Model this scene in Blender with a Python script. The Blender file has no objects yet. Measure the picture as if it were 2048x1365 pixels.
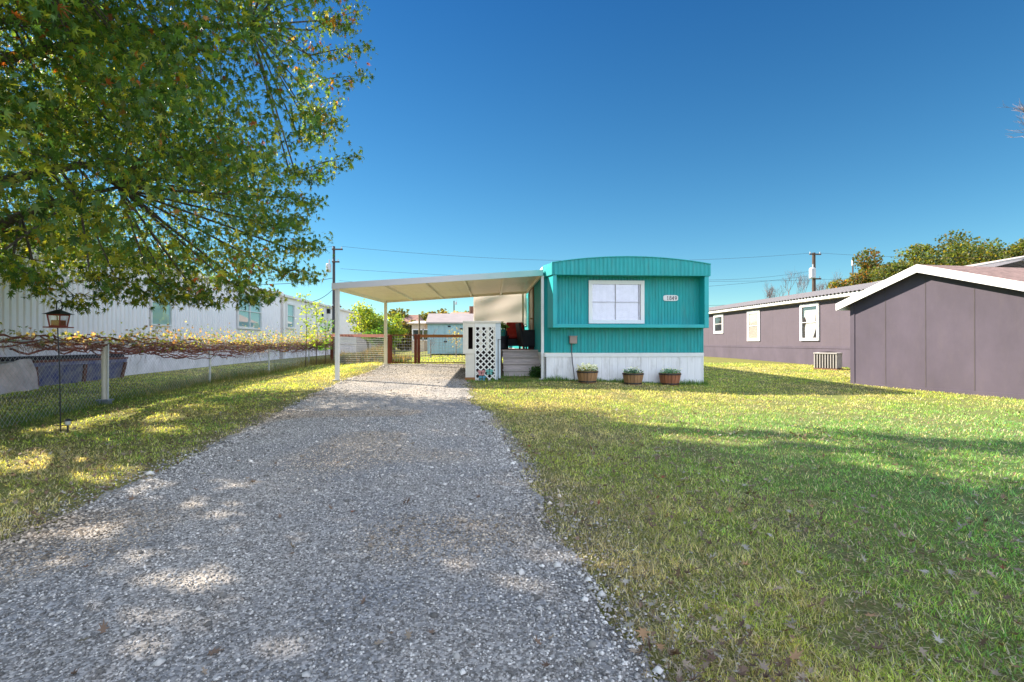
import bpy, math, random
import numpy as np
from mathutils import Vector, Matrix, noise
random.seed(7); rng = np.random.default_rng(7)
SC = bpy.context.scene; COL = SC.collection
E = 1.25; F = 1000.0; CX = 1024.0; HY = 686.0; YAW = math.radians(3.7)
FW = np.array([math.sin(YAW), math.cos(YAW), 0.0]); RT = np.array([math.cos(YAW), -math.sin(YAW), 0.0])
R = math.radians

# ---------------------------------------------------------------- terrain and viewing helpers
def sstep(a, b, t):
    t = np.clip((t-a)/(b-a), 0, 1); return t*t*(3-2*t)
def gz(x, y):
    x = np.asarray(x, float); y = np.asarray(y, float)
    base = np.interp(y, [-50, 8, 13.3, 20, 30, 60], [0, 0, .12, .2, .3, .35])
    h = np.interp(y, [9, 13.3, 17.9, 31, 60, 80], [0, .13, .30, .30, .2, 0])
    w = sstep(-6.6, -3.6, x)*(1-sstep(2.0, 6.0, x))
    return base + h*w
def gzf(x, y): return float(gz(x, y))
def ray(px, py):
    d = FW + RT*((px-CX)/F); d = d.copy(); d[2] = (HY-py)/F; return d
def atY(px, py, y):
    d = ray(px, py); t = y/d[1]; return Vector((d[0]*t, y, E+d[2]*t))
def atX(px, py, x):
    d = ray(px, py); t = x/d[0]; return Vector((x, d[1]*t, E+d[2]*t))
def atD(px, py, D):
    d = ray(px, py); return Vector((d[0]*D, d[1]*D, E+d[2]*D))
def G(px, py):
    d = ray(px, py); t = 1.0
    while t < 300:
        if E+d[2]*t <= gzf(d[0]*t, d[1]*t): break
        t += .01 if t < 40 else .2
    return Vector((d[0]*t, d[1]*t, gzf(d[0]*t, d[1]*t)))
def proj(P):
    P = np.atleast_2d(P); q = P - np.array([0, 0, E])
    D = q@FW; D = np.where(np.abs(D) < 1e-3, 1e-3, D)
    return CX + F*(q@RT)/D, HY - F*q[:, 2]/D, D

# ---------------------------------------------------------------- materials
MATS = {}
def newmat(name):
    m = bpy.data.materials.new(name); m.use_nodes = True
    nt = m.node_tree; b = nt.nodes['Principled BSDF']; return m, nt, b
def N(nt, t, **k):
    n = nt.nodes.new(t)
    for a, v in k.items(): setattr(n, a, v)
    return n
def M(name, col, rough=.6, var=.12, scale=3.0, bump=0.0, bscale=40.0, metal=0.0, stretch=(1, 1, 1), col2=None, spec=.5, dirt=0.0):
    if name in MATS: return MATS[name]
    m, nt, b = newmat(name); L = nt.links.new
    b.inputs['Roughness'].default_value = rough; b.inputs['Metallic'].default_value = metal
    b.inputs['Specular IOR Level'].default_value = spec
    tc = N(nt, 'ShaderNodeTexCoord'); mp = N(nt, 'ShaderNodeMapping'); mp.inputs['Scale'].default_value = stretch
    L(tc.outputs['Object'], mp.inputs['Vector'])
    nz = N(nt, 'ShaderNodeTexNoise'); nz.inputs['Scale'].default_value = scale; nz.inputs['Detail'].default_value = 6; nz.inputs['Roughness'].default_value = .65
    L(mp.outputs[0], nz.inputs['Vector'])
    cr = N(nt, 'ShaderNodeValToRGB'); c = Vector(col); c2 = Vector(col2) if col2 else c*(1-var*1.6)
    cr.color_ramp.elements[0].position = .3; cr.color_ramp.elements[1].position = .7
    cr.color_ramp.elements[0].color = (*c2, 1); cr.color_ramp.elements[1].color = (*(c*(1+var*.5) if not col2 else c), 1)
    L(nz.outputs['Fac'], cr.inputs['Fac'])
    out = cr.outputs['Color']
    if dirt:
        n2 = N(nt, 'ShaderNodeTexNoise'); n2.inputs['Scale'].default_value = 1.7; n2.inputs['Detail'].default_value = 9; n2.inputs['Roughness'].default_value = .75
        m2 = N(nt, 'ShaderNodeMapping'); m2.inputs['Scale'].default_value = (3, 3, .7); L(tc.outputs['Object'], m2.inputs['Vector']); L(m2.outputs[0], n2.inputs['Vector'])
        r2 = N(nt, 'ShaderNodeValToRGB'); r2.color_ramp.elements[0].position = .5; r2.color_ramp.elements[1].position = .72; r2.color_ramp.elements[1].color = (dirt, dirt, dirt, 1)
        L(n2.outputs['Fac'], r2.inputs['Fac'])
        mx = N(nt, 'ShaderNodeMixRGB'); mx.inputs[2].default_value = (.23, .18, .13, 1); L(r2.outputs['Color'], mx.inputs[0]); L(out, mx.inputs[1]); out = mx.outputs[0]
    L(out, b.inputs['Base Color'])
    if bump:
        nb = N(nt, 'ShaderNodeTexNoise'); nb.inputs['Scale'].default_value = bscale; nb.inputs['Detail'].default_value = 4
        L(mp.outputs[0], nb.inputs['Vector']); bp = N(nt, 'ShaderNodeBump'); bp.inputs['Strength'].default_value = bump; bp.inputs['Distance'].default_value = .01
        L(nb.outputs['Fac'], bp.inputs['Height']); L(bp.outputs[0], b.inputs['Normal'])
    MATS[name] = m; return m
def leafmat(name, trans=.45, rough=.5, attr='Col', spec=.25):
    if name in MATS: return MATS[name]
    m, nt, b = newmat(name); L = nt.links.new
    a = N(nt, 'ShaderNodeAttribute', attribute_name=attr)
    b.inputs['Roughness'].default_value = rough; b.inputs['Specular IOR Level'].default_value = spec
    L(a.outputs['Color'], b.inputs['Base Color'])
    tr = N(nt, 'ShaderNodeBsdfTranslucent')
    br = N(nt, 'ShaderNodeMixRGB', blend_type='MULTIPLY'); br.inputs[0].default_value = 1; br.inputs[2].default_value = (2.9, 2.6, .9, 1)
    L(a.outputs['Color'], br.inputs[1]); L(br.outputs[0], tr.inputs['Color'])
    mx = N(nt, 'ShaderNodeMixShader'); mx.inputs[0].default_value = trans
    L(b.outputs[0], mx.inputs[1]); L(tr.outputs[0], mx.inputs[2]); L(mx.outputs[0], nt.nodes['Material Output'].inputs['Surface'])
    MATS[name] = m; return m
def glass(name='window_glass', tint=(.03, .035, .045), rough=.04):
    if name in MATS: return MATS[name]
    m, nt, b = newmat(name)
    b.inputs['Base Color'].default_value = (*tint, 1); b.inputs['Roughness'].default_value = rough
    b.inputs['Specular IOR Level'].default_value = 1.0; b.inputs['IOR'].default_value = 1.7
    MATS[name] = m; return m
def clearglass():
    if 'clear_pane' in MATS: return MATS['clear_pane']
    m, nt, b = newmat('clear_pane'); L = nt.links.new
    t = N(nt, 'ShaderNodeBsdfTransparent'); g = N(nt, 'ShaderNodeBsdfGlossy'); g.inputs['Roughness'].default_value = .03
    mx = N(nt, 'ShaderNodeMixShader'); mx.inputs[0].default_value = .16
    L(t.outputs[0], mx.inputs[1]); L(g.outputs[0], mx.inputs[2]); L(mx.outputs[0], nt.nodes['Material Output'].inputs['Surface'])
    MATS['clear_pane'] = m; return m

# ---------------------------------------------------------------- object helpers
ORG = {}
def thing(name, label, cat, loc, group=None, rotz=0):
    o = bpy.data.objects.new(name, None); COL.objects.link(o); o.location = loc; o.rotation_euler = (0, 0, rotz)
    o.empty_display_size = .2
    o['label'] = label; o['category'] = cat
    if group: o['group'] = group
    ORG[o.name] = Vector(loc) if rotz == 0 else Vector((0, 0, 0)); return o
def tag(o, label, cat, group=None):
    o['label'] = label; o['category'] = cat
    if group: o['group'] = group
    return o
def link(me, name, mat, parent=None, org=None, smooth=False):
    o = bpy.data.objects.new(name, me); COL.objects.link(o)
    if mat: me.materials.append(mat)
    if parent: o.parent = parent; ORG[o.name] = ORG.get(parent.name, Vector())
    elif org is not None: o.location = org; ORG[o.name] = Vector(org)
    return o
def dup(o, parent=None):
    c = o.copy(); COL.objects.link(c); c.parent = parent
    for ch in o.children: dup(ch, c)
    return c
class MB:
    def __init__(s): s.v = []; s.f = []
    def add(s, vs, fs):
        b = len(s.v); s.v += [tuple(v) for v in vs]; s.f += [tuple(b+i for i in f) for f in fs]; return s
    def box(s, x0, x1, y0, y1, z0, z1):
        return s.hexa([(x0, y0, z0), (x1, y0, z0), (x1, y1, z0), (x0, y1, z0), (x0, y0, z1), (x1, y0, z1), (x1, y1, z1), (x0, y1, z1)])
    def hexa(s, p):
        return s.add(p, [(0, 3, 2, 1), (4, 5, 6, 7), (0, 1, 5, 4), (1, 2, 6, 5), (2, 3, 7, 6), (3, 0, 4, 7)])
    def prism(s, pts, d):      # polygon pts (3d) extruded by vector d
        n = len(pts); d = Vector(d); a = [Vector(p) for p in pts]; b = [p+d for p in a]
        return s.add(a+b, [tuple(range(n-1, -1, -1)), tuple(range(n, 2*n))]+[(i, (i+1) % n, n+(i+1) % n, n+i) for i in range(n)])
    def tube(s, pts, r, n=6, cap=True):
        pts = [Vector(p) for p in pts]; k = len(pts); rs = r if isinstance(r, (list, tuple)) else [r]*k
        b = len(s.v); up = None
        for i, p in enumerate(pts):
            t = (pts[min(i+1, k-1)]-pts[max(i-1, 0)]); t = t.normalized() if t.length > 1e-9 else Vector((0, 0, 1))
            if up is None: up = Vector((0, 0, 1)) if abs(t.z) < .9 else Vector((1, 0, 0))
            u = t.cross(up); u = u.normalized() if u.length > 1e-6 else t.orthogonal().normalized()
            w = u.cross(t).normalized(); up = w
            for j in range(n):
                a = 2*math.pi*j/n; s.v.append(tuple(p+(u*math.cos(a)+w*math.sin(a))*rs[i]))
        for i in range(k-1):
            for j in range(n):
                s.f.append((b+i*n+j, b+i*n+(j+1) % n, b+(i+1)*n+(j+1) % n, b+(i+1)*n+j))
        if cap: s.f.append(tuple(b+j for j in range(n-1, -1, -1))); s.f.append(tuple(b+(k-1)*n+j for j in range(n)))
        return s
    def lathe(s, prof, c=(0, 0, 0), n=24):    # prof: (r,z)
        b = len(s.v); k = len(prof)
        for r, z in prof:
            for j in range(n):
                a = 2*math.pi*j/n; s.v.append((c[0]+r*math.cos(a), c[1]+r*math.sin(a), c[2]+z))
        for i in range(k-1):
            for j in range(n): s.f.append((b+i*n+j, b+i*n+(j+1) % n, b+(i+1)*n+(j+1) % n, b+(i+1)*n+j))
        s.f.append(tuple(b+j for j in range(n-1, -1, -1))); s.f.append(tuple(b+(k-1)*n+j for j in range(n))); return s
    def build(s, name, mat, parent=None, org=None, bevel=0, smooth=False):
        o_ = ORG.get(parent.name, Vector()) if parent else (Vector(org) if org is not None else Vector())
        me = bpy.data.meshes.new(name); me.from_pydata([tuple(Vector(v)-o_) for v in s.v], [], s.f); me.update()
        if smooth:
            for p in me.polygons: p.use_smooth = True
        o = link(me, name, mat, parent, org)
        if bevel:
            b = o.modifiers.new('bevel', 'BEVEL'); b.width = bevel; b.segments = 2; b.limit_method = 'ANGLE'
        return o
class Fr:   # a wall frame: a along u, b up, c outward
    def __init__(s, P, u, n): s.P = Vector(P); s.u = Vector(u).normalized(); s.n = Vector(n).normalized(); s.z = Vector((0, 0, 1))
    def p(s, a, b, c=0): return s.P+s.u*a+s.z*b+s.n*c
    def box(s, mb, a0, a1, b0, b1, c0, c1):
        q = [s.p(a0, b0, c0), s.p(a1, b0, c0), s.p(a1, b0, c1), s.p(a0, b0, c1), s.p(a0, b1, c0), s.p(a1, b1, c0), s.p(a1, b1, c1), s.p(a0, b1, c1)]
        return mb.hexa(q)
    def hit(s, px, py):
        d = Vector(ray(px, py)); o = Vector((0, 0, E)); t = (s.P-o).dot(s.n)/d.dot(s.n); q = o+d*t-s.P; return q.dot(s.u), q.z
    def ribs(s, mb, a0, a1, b0, b1, pitch, depth, c=0, top=None, groove=False):
        # ribbed metal sheet as real relief
        n = max(1, round((a1-a0)/pitch)); w = (a1-a0)/n; pr = []
        for i in range(n):
            a = a0+i*w
            if groove: pr += [(a, 0), (a+w*.86, 0), (a+w*.89, -depth), (a+w*.97, -depth)]
            else: pr += [(a, 0), (a+w*.40, 0), (a+w*.55, depth), (a+w*.82, depth)]
        pr.append((a1, 0)); b = len(mb.v)
        for a, d in pr:
            t = b1 if top is None else top(a)
            mb.v.append(tuple(s.p(a, b0, c+d))); mb.v.append(tuple(s.p(a, t, c+d)))
        for i in range(len(pr)-1): mb.f.append((b+2*i, b+2*i+2, b+2*i+3, b+2*i+1))
        return mb
def fastmesh(name, V, faces, mat, parent=None, col=None, org=(0, 0, 0), attr='Col', smooth=False):
    V = np.asarray(V, np.float32); nf, k = faces.shape
    o_ = ORG.get(parent.name, Vector()) if parent else Vector(org)
    V = V - np.array(o_, np.float32)
    me = bpy.data.meshes.new(name); me.vertices.add(len(V)); me.vertices.foreach_set('co', V.ravel())
    me.loops.add(nf*k); me.loops.foreach_set('vertex_index', faces.astype(np.int32).ravel())
    me.polygons.add(nf); me.polygons.foreach_set('loop_start', np.arange(0, nf*k, k, dtype=np.int32))
    me.polygons.foreach_set('loop_total', np.full(nf, k, np.int32))
    me.update(calc_edges=True)
    if col is not None:
        a = me.color_attributes.new(attr, 'FLOAT_COLOR', 'POINT'); c = np.ones((len(V), 4), np.float32); c[:, :3] = col
        a.data.foreach_set('color', c.ravel())
    if smooth: me.polygons.foreach_set('use_smooth', np.ones(nf, bool))
    return link(me, name, mat, parent, None if parent else org)
def inst(T, TF, pos, rot, scale):
    """T (n,3) template, TF (m,k) faces, pos (N,3), rot (N,3,3), scale (N,) or (N,3)"""
    scale = np.asarray(scale); sc = scale[:, None, :] if scale.ndim == 2 else scale[:, None, None]
    V = np.einsum('nij,nkj->nki', rot, T[None]*sc)+pos[:, None, :]
    n = len(T); Fc = TF[None]+(np.arange(len(pos))*n)[:, None, None]
    return V.reshape(-1, 3), Fc.reshape(-1, TF.shape[1])
def rotz(a):
    c, s = np.cos(a), np.sin(a); z = np.zeros_like(a); o = np.ones_like(a)
    return np.stack([np.stack([c, -s, z], 1), np.stack([s, c, z], 1), np.stack([z, z, o], 1)], 1)
def rotx(a):
    c, s = np.cos(a), np.sin(a); z = np.zeros_like(a); o = np.ones_like(a)
    return np.stack([np.stack([o, z, z], 1), np.stack([z, c, -s], 1), np.stack([z, s, c], 1)], 1)
def rotr(n):
    return np.einsum('nij,njk->nik', np.einsum('nij,njk->nik', rotz(rng.uniform(0, 6.283, n)), rotx(np.arccos(rng.uniform(-1, 1, n)))), rotz(rng.uniform(0, 6.283, n)))
def vnoise(x, y, s, seed=0):
    # cheap smooth value noise
    x = np.asarray(x)*s+seed*17.3; y = np.asarray(y)*s+seed*9.1
    def h(i, j):
        v = np.sin(i*127.1+j*311.7+seed*3.3)*43758.5453; return v-np.floor(v)
    i = np.floor(x); j = np.floor(y); u = x-i; v = y-j; u = u*u*(3-2*u); v = v*v*(3-2*v)
    return (h(i, j)*(1-u)+h(i+1, j)*u)*(1-v)+(h(i, j+1)*(1-u)+h(i+1, j+1)*u)*v

# ---------------------------------------------------------------- world, sun, camera
SUN_AZ = np.array([-.897, .44]); SUN_EL = R(36)
w = bpy.data.worlds.new("World"); SC.world = w; w.use_nodes = True; wn = w.node_tree
sky = wn.nodes.new('ShaderNodeTexSky'); sky.sky_type = 'NISHITA'; sky.sun_disc = False
sky.sun_elevation = SUN_EL; sky.sun_rotation = math.atan2(SUN_AZ[0], SUN_AZ[1])
sky.altitude = 0; sky.air_density = .92; sky.dust_density = 0; sky.ozone_density = 5.0
bg = wn.nodes['Background']; bg.inputs['Strength'].default_value = .12
ga = wn.nodes.new('ShaderNodeGamma'); ga.inputs[1].default_value = .80
hs = wn.nodes.new('ShaderNodeHueSaturation'); hs.inputs['Saturation'].default_value = 1.30
mxs = wn.nodes.new('ShaderNodeMixRGB'); mxs.blend_type = 'MULTIPLY'; mxs.inputs[0].default_value = 1; mxs.inputs[2].default_value = (.54, .66, .55, 1)
wn.links.new(sky.outputs[0], ga.inputs[0]); wn.links.new(ga.outputs[0], hs.inputs['Color']); wn.links.new(hs.outputs[0], mxs.inputs[1]); # added unseen cloud bank behind the camera that brightens the shade
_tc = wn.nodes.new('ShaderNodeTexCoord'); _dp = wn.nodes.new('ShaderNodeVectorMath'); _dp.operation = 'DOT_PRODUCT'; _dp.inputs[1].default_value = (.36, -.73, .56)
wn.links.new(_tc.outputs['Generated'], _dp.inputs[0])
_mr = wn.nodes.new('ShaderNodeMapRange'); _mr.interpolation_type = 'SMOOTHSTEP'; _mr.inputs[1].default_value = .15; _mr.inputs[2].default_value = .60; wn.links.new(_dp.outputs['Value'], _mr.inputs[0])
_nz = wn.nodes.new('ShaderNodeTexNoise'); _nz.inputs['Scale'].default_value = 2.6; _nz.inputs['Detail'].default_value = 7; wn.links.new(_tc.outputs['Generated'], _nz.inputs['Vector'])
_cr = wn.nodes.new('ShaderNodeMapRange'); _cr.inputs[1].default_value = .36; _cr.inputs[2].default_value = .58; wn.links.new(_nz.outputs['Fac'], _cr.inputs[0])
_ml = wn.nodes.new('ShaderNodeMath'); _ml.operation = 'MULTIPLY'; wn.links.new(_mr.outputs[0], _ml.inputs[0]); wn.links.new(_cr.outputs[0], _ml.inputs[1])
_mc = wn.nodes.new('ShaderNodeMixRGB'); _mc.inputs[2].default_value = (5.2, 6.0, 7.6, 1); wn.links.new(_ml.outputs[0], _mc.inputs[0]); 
_sp = wn.nodes.new('ShaderNodeSeparateXYZ'); wn.links.new(_tc.outputs['Generated'], _sp.inputs[0])
_zr = wn.nodes.new('ShaderNodeMapRange'); _zr.inputs[1].default_value = .02; _zr.inputs[2].default_value = .60; wn.links.new(_sp.outputs['Z'], _zr.inputs[0])
_zm = wn.nodes.new('ShaderNodeMixRGB'); _zm.inputs[1].default_value = (1, 1, 1, 1); _zm.inputs[2].default_value = (.38, .55, .80, 1); wn.links.new(_zr.outputs[0], _zm.inputs[0])
_zx = wn.nodes.new('ShaderNodeMixRGB'); _zx.blend_type = 'MULTIPLY'; _zx.inputs[0].default_value = 1; wn.links.new(mxs.outputs[0], _zx.inputs[1]); wn.links.new(_zm.outputs[0], _zx.inputs[2])
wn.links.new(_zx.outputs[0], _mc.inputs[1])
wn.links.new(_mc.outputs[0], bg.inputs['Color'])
sun = bpy.data.lights.new('sun', 'SUN'); sun.energy = 4.2; sun.angle = R(.5); sun.color = (1, .90, .76)
so = bpy.data.objects.new('sun', sun); COL.objects.link(so)
sd = Vector((SUN_AZ[0]*math.cos(SUN_EL), SUN_AZ[1]*math.cos(SUN_EL), math.sin(SUN_EL)))
so.rotation_euler = sd.to_track_quat('Z', 'Y').to_euler(); so.location = sd*60
cam = bpy.data.cameras.new('camera'); co = bpy.data.objects.new('camera', cam); COL.objects.link(co)
cam.sensor_width = 36; cam.lens = 36*F/2048; cam.clip_end = 2000; cam.clip_start = .05
co.location = (0, 0, E); co.rotation_euler = (R(90)+math.atan((HY-682.5)/F), 0, -YAW)
SC.camera = co
SC.view_settings.view_transform = 'Standard'; SC.view_settings.look = 'None'; SC.view_settings.exposure = 1.75; SC.view_settings.gamma = 1
SC.cycles.max_bounces = 8; SC.cycles.transparent_max_bounces = 8
SC.cycles.use_adaptive_sampling = True; SC.cycles.use_denoising = True

# ---------------------------------------------------------------- driveway edges (measured on the ground)
LE = [G(*p) for p in [(0, 1090), (130, 1035), (300, 960), (420, 900), (500, 860), (560, 825), (612, 797), (690, 762), (740, 745), (768, 731)]]
RE = [G(*p) for p in [(1330, 1365), (1200, 1180), (1130, 1100), (1095, 1040), (1050, 960), (1030, 920), (1000, 870), (965, 826), (938, 800), (932, 766), (927, 731)]]
ly = [-4.0]+[p.y for p in LE]; lx = [-5.2]+[p.x for p in LE]
ry = [-4.0]+[p.y for p in RE]; rx = [1.2]+[p.x for p in RE]
YEND = 18.1
def dl(y): return np.interp(y, ly, lx)
def dr(y): return np.interp(y, ry, rx)

# ---------------------------------------------------------------- ground
def groundmat():
    m, nt, b = newmat('lawn_soil'); L = nt.links.new
    tc = N(nt, 'ShaderNodeTexCoord')
    def nz(sc, det=6, ro=.6):
        n = N(nt, 'ShaderNodeTexNoise'); n.inputs['Scale'].default_value = sc; n.inputs['Detail'].default_value = det; n.inputs['Roughness'].default_value = ro
        L(tc.outputs['Object'], n.inputs['Vector']); return n
    def ramp(n, e):
        r = N(nt, 'ShaderNodeValToRGB'); r.color_ramp.elements[0].position = e[0][0]; r.color_ramp.elements[0].color = (*e[0][1], 1)
        r.color_ramp.elements[1].position = e[-1][0]; r.color_ramp.elements[1].color = (*e[-1][1], 1)
        for p, c in e[1:-1]:
            q = r.color_ramp.elements.new(p); q.color = (*c, 1)
        L(n.outputs['Fac'], r.inputs['Fac']); return r
    a = ramp(nz(38, 8, .75), [(.32, (.035, .03, .02)), (.5, (.19, .19, .05)), (.72, (.38, .34, .12))])
    c = ramp(nz(1.1, 7, .7), [(.35, (.17, .13, .09)), (.5, (.20, .20, .06)), (.68, (.13, .19, .05))])
    mx = N(nt, 'ShaderNodeMixRGB'); mx.inputs[0].default_value = .45; L(a.outputs[0], mx.inputs[1]); L(c.outputs[0], mx.inputs[2])
    sx = N(nt, 'ShaderNodeSeparateXYZ'); L(tc.outputs['Object'], sx.inputs[0])
    e1 = N(nt, 'ShaderNodeMapRange'); e1.inputs[1].default_value = .8; e1.inputs[2].default_value = 4.5; L(sx.outputs['X'], e1.inputs[0])
    e2 = N(nt, 'ShaderNodeMapRange'); e2.inputs[1].default_value = 11.5; e2.inputs[2].default_value = 6; L(sx.outputs['Y'], e2.inputs[0])
    e3 = N(nt, 'ShaderNodeMath', operation='MULTIPLY'); L(e1.outputs[0], e3.inputs[0]); L(e2.outputs[0], e3.inputs[1])
    gr = N(nt, 'ShaderNodeMixRGB', blend_type='MULTIPLY'); gr.inputs[2].default_value = (.70, .97, 1.05, 1); L(e3.outputs[0], gr.inputs[0]); L(mx.outputs[0], gr.inputs[1])  # near right ground tinted bluer green, shade colour put into the soil
    L(gr.outputs[0], b.inputs['Base Color']); b.inputs['Roughness'].default_value = .95; b.inputs['Specular IOR Level'].default_value = .1
    bp = N(nt, 'ShaderNodeBump'); bp.inputs['Strength'].default_value = .7; bp.inputs['Distance'].default_value = .03
    L(nz(70, 5, .7).outputs['Fac'], bp.inputs['Height']); L(bp.outputs[0], b.inputs['Normal']); return m
def gridmesh(xs, ys, zf, name, mat):
    X, Y = np.meshgrid(xs, ys); Z = zf(X, Y); V = np.stack([X, Y, Z], -1).reshape(-1, 3); nx = len(xs); ny = len(ys)
    i = np.arange(nx-1); j = np.arange(ny-1); I, J = np.meshgrid(i, j); a = (J*nx+I).ravel()
    return fastmesh(name, V, np.stack([a, a+1, a+nx+1, a+nx], 1), mat, smooth=True)
xs = np.concatenate([np.linspace(-600, -40, 15), np.linspace(-36, -16, 11), np.arange(-15, 18, .2), np.linspace(18.5, 40, 14), np.linspace(60, 600, 15)])
ys = np.concatenate([np.linspace(-200, -12, 8), np.arange(-10, 32, .2), np.linspace(32.5, 60, 20), np.linspace(64, 900, 24)])
g = gridmesh(xs, ys, gz, 'ground', groundmat()); g['kind'] = 'structure'
def gravelmat():
    m, nt, b = newmat('crushed_gravel'); L = nt.links.new; tc = N(nt, 'ShaderNodeTexCoord')
    vo = N(nt, 'ShaderNodeTexVoronoi'); vo.inputs['Scale'].default_value = 75; L(tc.outputs['Object'], vo.inputs['Vector'])
    vo2 = N(nt, 'ShaderNodeTexVoronoi'); vo2.inputs['Scale'].default_value = 30; L(tc.outputs['Object'], vo2.inputs['Vector'])
    n = N(nt, 'ShaderNodeTexNoise'); n.inputs['Scale'].default_value = .9; n.inputs['Detail'].default_value = 7; L(tc.outputs['Object'], n.inputs['Vector'])
    bw = N(nt, 'ShaderNodeRGBToBW'); L(vo.outputs['Color'], bw.inputs[0])
    r = N(nt, 'ShaderNodeValToRGB'); r.color_ramp.elements[0].color = (.17, .16, .145, 1); r.color_ramp.elements[0].position = .2
    r.color_ramp.elements[1].color = (.52, .49, .45, 1); r.color_ramp.elements[1].position = .85; q = r.color_ramp.elements.new(.55); q.color = (.33, .315, .295, 1)
    L(bw.outputs[0], r.inputs['Fac'])
    r2 = N(nt, 'ShaderNodeValToRGB'); r2.color_ramp.elements[0].color = (.70, .70, .72, 1); r2.color_ramp.elements[1].color = (1.12, 1.04, .95, 1); r2.color_ramp.elements[0].position = .35; r2.color_ramp.elements[1].position = .65
    L(n.outputs['Fac'], r2.inputs['Fac'])
    mx = N(nt, 'ShaderNodeMixRGB', blend_type='MULTIPLY'); mx.inputs[0].default_value = 1; L(r.outputs[0], mx.inputs[1]); L(r2.outputs[0], mx.inputs[2])
    L(mx.outputs[0], b.inputs['Base Color']); b.inputs['Roughness'].default_value = .9
    bp = N(nt, 'ShaderNodeBump'); bp.inputs['Strength'].default_value = .45; bp.inputs['Distance'].default_value = .008; bp.invert = True
    ad = N(nt, 'ShaderNodeMath', operation='ADD'); L(vo.outputs['Distance'], ad.inputs[0]); L(vo2.outputs['Distance'], ad.inputs[1])
    L(ad.outputs[0], bp.inputs['Height']); L(bp.outputs[0], b.inputs['Normal']); return m
GM = gravelmat()
yy = np.arange(-4, YEND, .08); tt = np.linspace(0, 1, 41)
L_ = dl(yy)+(vnoise(yy, yy*0, 2.2, 1)-.5)*.22+(vnoise(yy, yy*0, 7, 2)-.5)*.12
R_ = dr(yy)+(vnoise(yy, yy*0, 1.8, 3)-.5)*.20+(vnoise(yy, yy*0, 7, 4)-.5)*.14
X = L_[:, None]*(1-tt)+R_[:, None]*tt; Y = np.repeat(yy[:, None], 41, 1)
Z = gz(X, Y)+.012+.018*np.sin(tt*math.pi)[None]**.5*1
V = np.stack([X, Y, Z], -1).reshape(-1, 3); I, J = np.meshgrid(np.arange(40), np.arange(len(yy)-1)); a = (J*41+I).ravel()
dv = fastmesh('driveway', V, np.stack([a, a+1, a+42, a+41], 1), GM, smooth=True); dv['kind'] = 'structure'

# loose stones
ST = np.array([[1, 0, 0], [-.9, .1, 0], [.1, 1, .05], [0, -.9, 0], [.1, .05, .75], [0, 0, -.5], [.6, .6, .35], [-.5, .55, .4]], float)
SF = np.array([[0, 6, 4], [6, 2, 4], [2, 7, 4], [7, 1, 4], [1, 3, 4], [3, 0, 4], [0, 2, 6], [2, 1, 7], [1, 5, 3], [0, 3, 5]])
def sample_drive(n, y0, y1, bias=1.0):
    y = y0+(y1-y0)*rng.random(n)**bias; t = rng.random(n)
    t = np.where(rng.random(n) < .17, np.where(rng.random(n) < .5, rng.normal(0.03, .08, n), 1+np.abs(rng.normal(0, 1, n))*np.where(y < 4.5, .10, .03)*np.where(rng.random(n) < .6, 1, -1)), t)
    x = dl(y)*(1-t)+dr(y)*t; return x, y, t
xa, ya, ta = sample_drive(150000, 1.0, 9.0, 1.5); xb, yb, tb = sample_drive(30000, 8, 18, 1)
xs_, ys_, ts_ = np.concatenate([xa, xb]), np.concatenate([ya, yb]), np.concatenate([ta, tb]); n = len(xs_)
edge = np.exp(-(np.minimum(np.abs(ts_), np.abs(1-ts_))/.09)**2)
sz = (.0032+.0055*rng.random(n)**2.6)*(1+(.5+.5*(ts_ < .5))*edge*rng.random(n))*(1+.03*ys_); big = rng.random(n) < .012; sz = np.where(big, sz*2.4, sz)
sc3 = sz[:, None]*rng.uniform(.7, 1.3, (n, 3)); sc3[:, 2] *= 1.0
ps = np.stack([xs_, ys_, gz(xs_, ys_)+np.where((ts_ > 0) & (ts_ < 1), .013+.018*np.sqrt(np.clip(np.sin(np.clip(ts_, 0, 1)*math.pi), 0, 1)), .004)+sz*.15], 1)
Vs, Fs = inst(ST, SF, ps, rotz(rng.uniform(0, 6.28, n)), sc3)
base = rng.random(n)**1.7; c = np.stack([.145+.64*base, .130+.585*base, .112+.515*base], 1)*rng.uniform(.8, 1.15, (n, 1))
tn = sstep(.5, .75, vnoise(xs_, ys_, .9, 71))[:, None]; c = c*(1-tn)+c*np.array([1.02, .90, .76])*tn; c *= (.80+.4*vnoise(xs_, ys_, .5, 72))[:, None]
sm = leafmat('stone', trans=0.0, rough=.85)
o = fastmesh('gravel', Vs, Fs, sm, col=np.repeat(c, len(ST), 0)); o['kind'] = 'stuff'

# ---------------------------------------------------------------- grass
EXC = [(1.6, 6.3, 13.25, 40), (-.95, 1.7, 13.1, 19), ]
_s0, _s1 = G(1702, 768), G(2048, 800); _su = Vector((_s1.x-_s0.x, _s1.y-_s0.y)).normalized()
def lawn_ok(x, y, m=0.0):
    y_ = np.clip(y, -4, YEND); ind = (x > dl(y_)-m+.05*vnoise(x, y, 9, 5)) & (x < dr(y_)+m-.05*vnoise(x, y, 9, 6)) & (y < YEND)
    ok = ~ind
    ok &= ~((x > 7) & (y < _s0.y+5) & ((x-_s0.x)*(-_su.y)+(y-_s0.y)*_su.x > -.02) & ((x-_s0.x)*_su.x+(y-_s0.y)*_su.y > -.3))
    for x0, x1, y0, y1 in EXC: ok &= ~((x > x0) & (x < x1) & (y > y0) & (y < y1))
    return ok
n = 720000
r_ = 1.5+(27-1.5)*rng.random(n)**1.75; az = R(-62)+R(128)*rng.random(n)
x = r_*np.sin(az+YAW); y = r_*np.cos(az+YAW)
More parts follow.
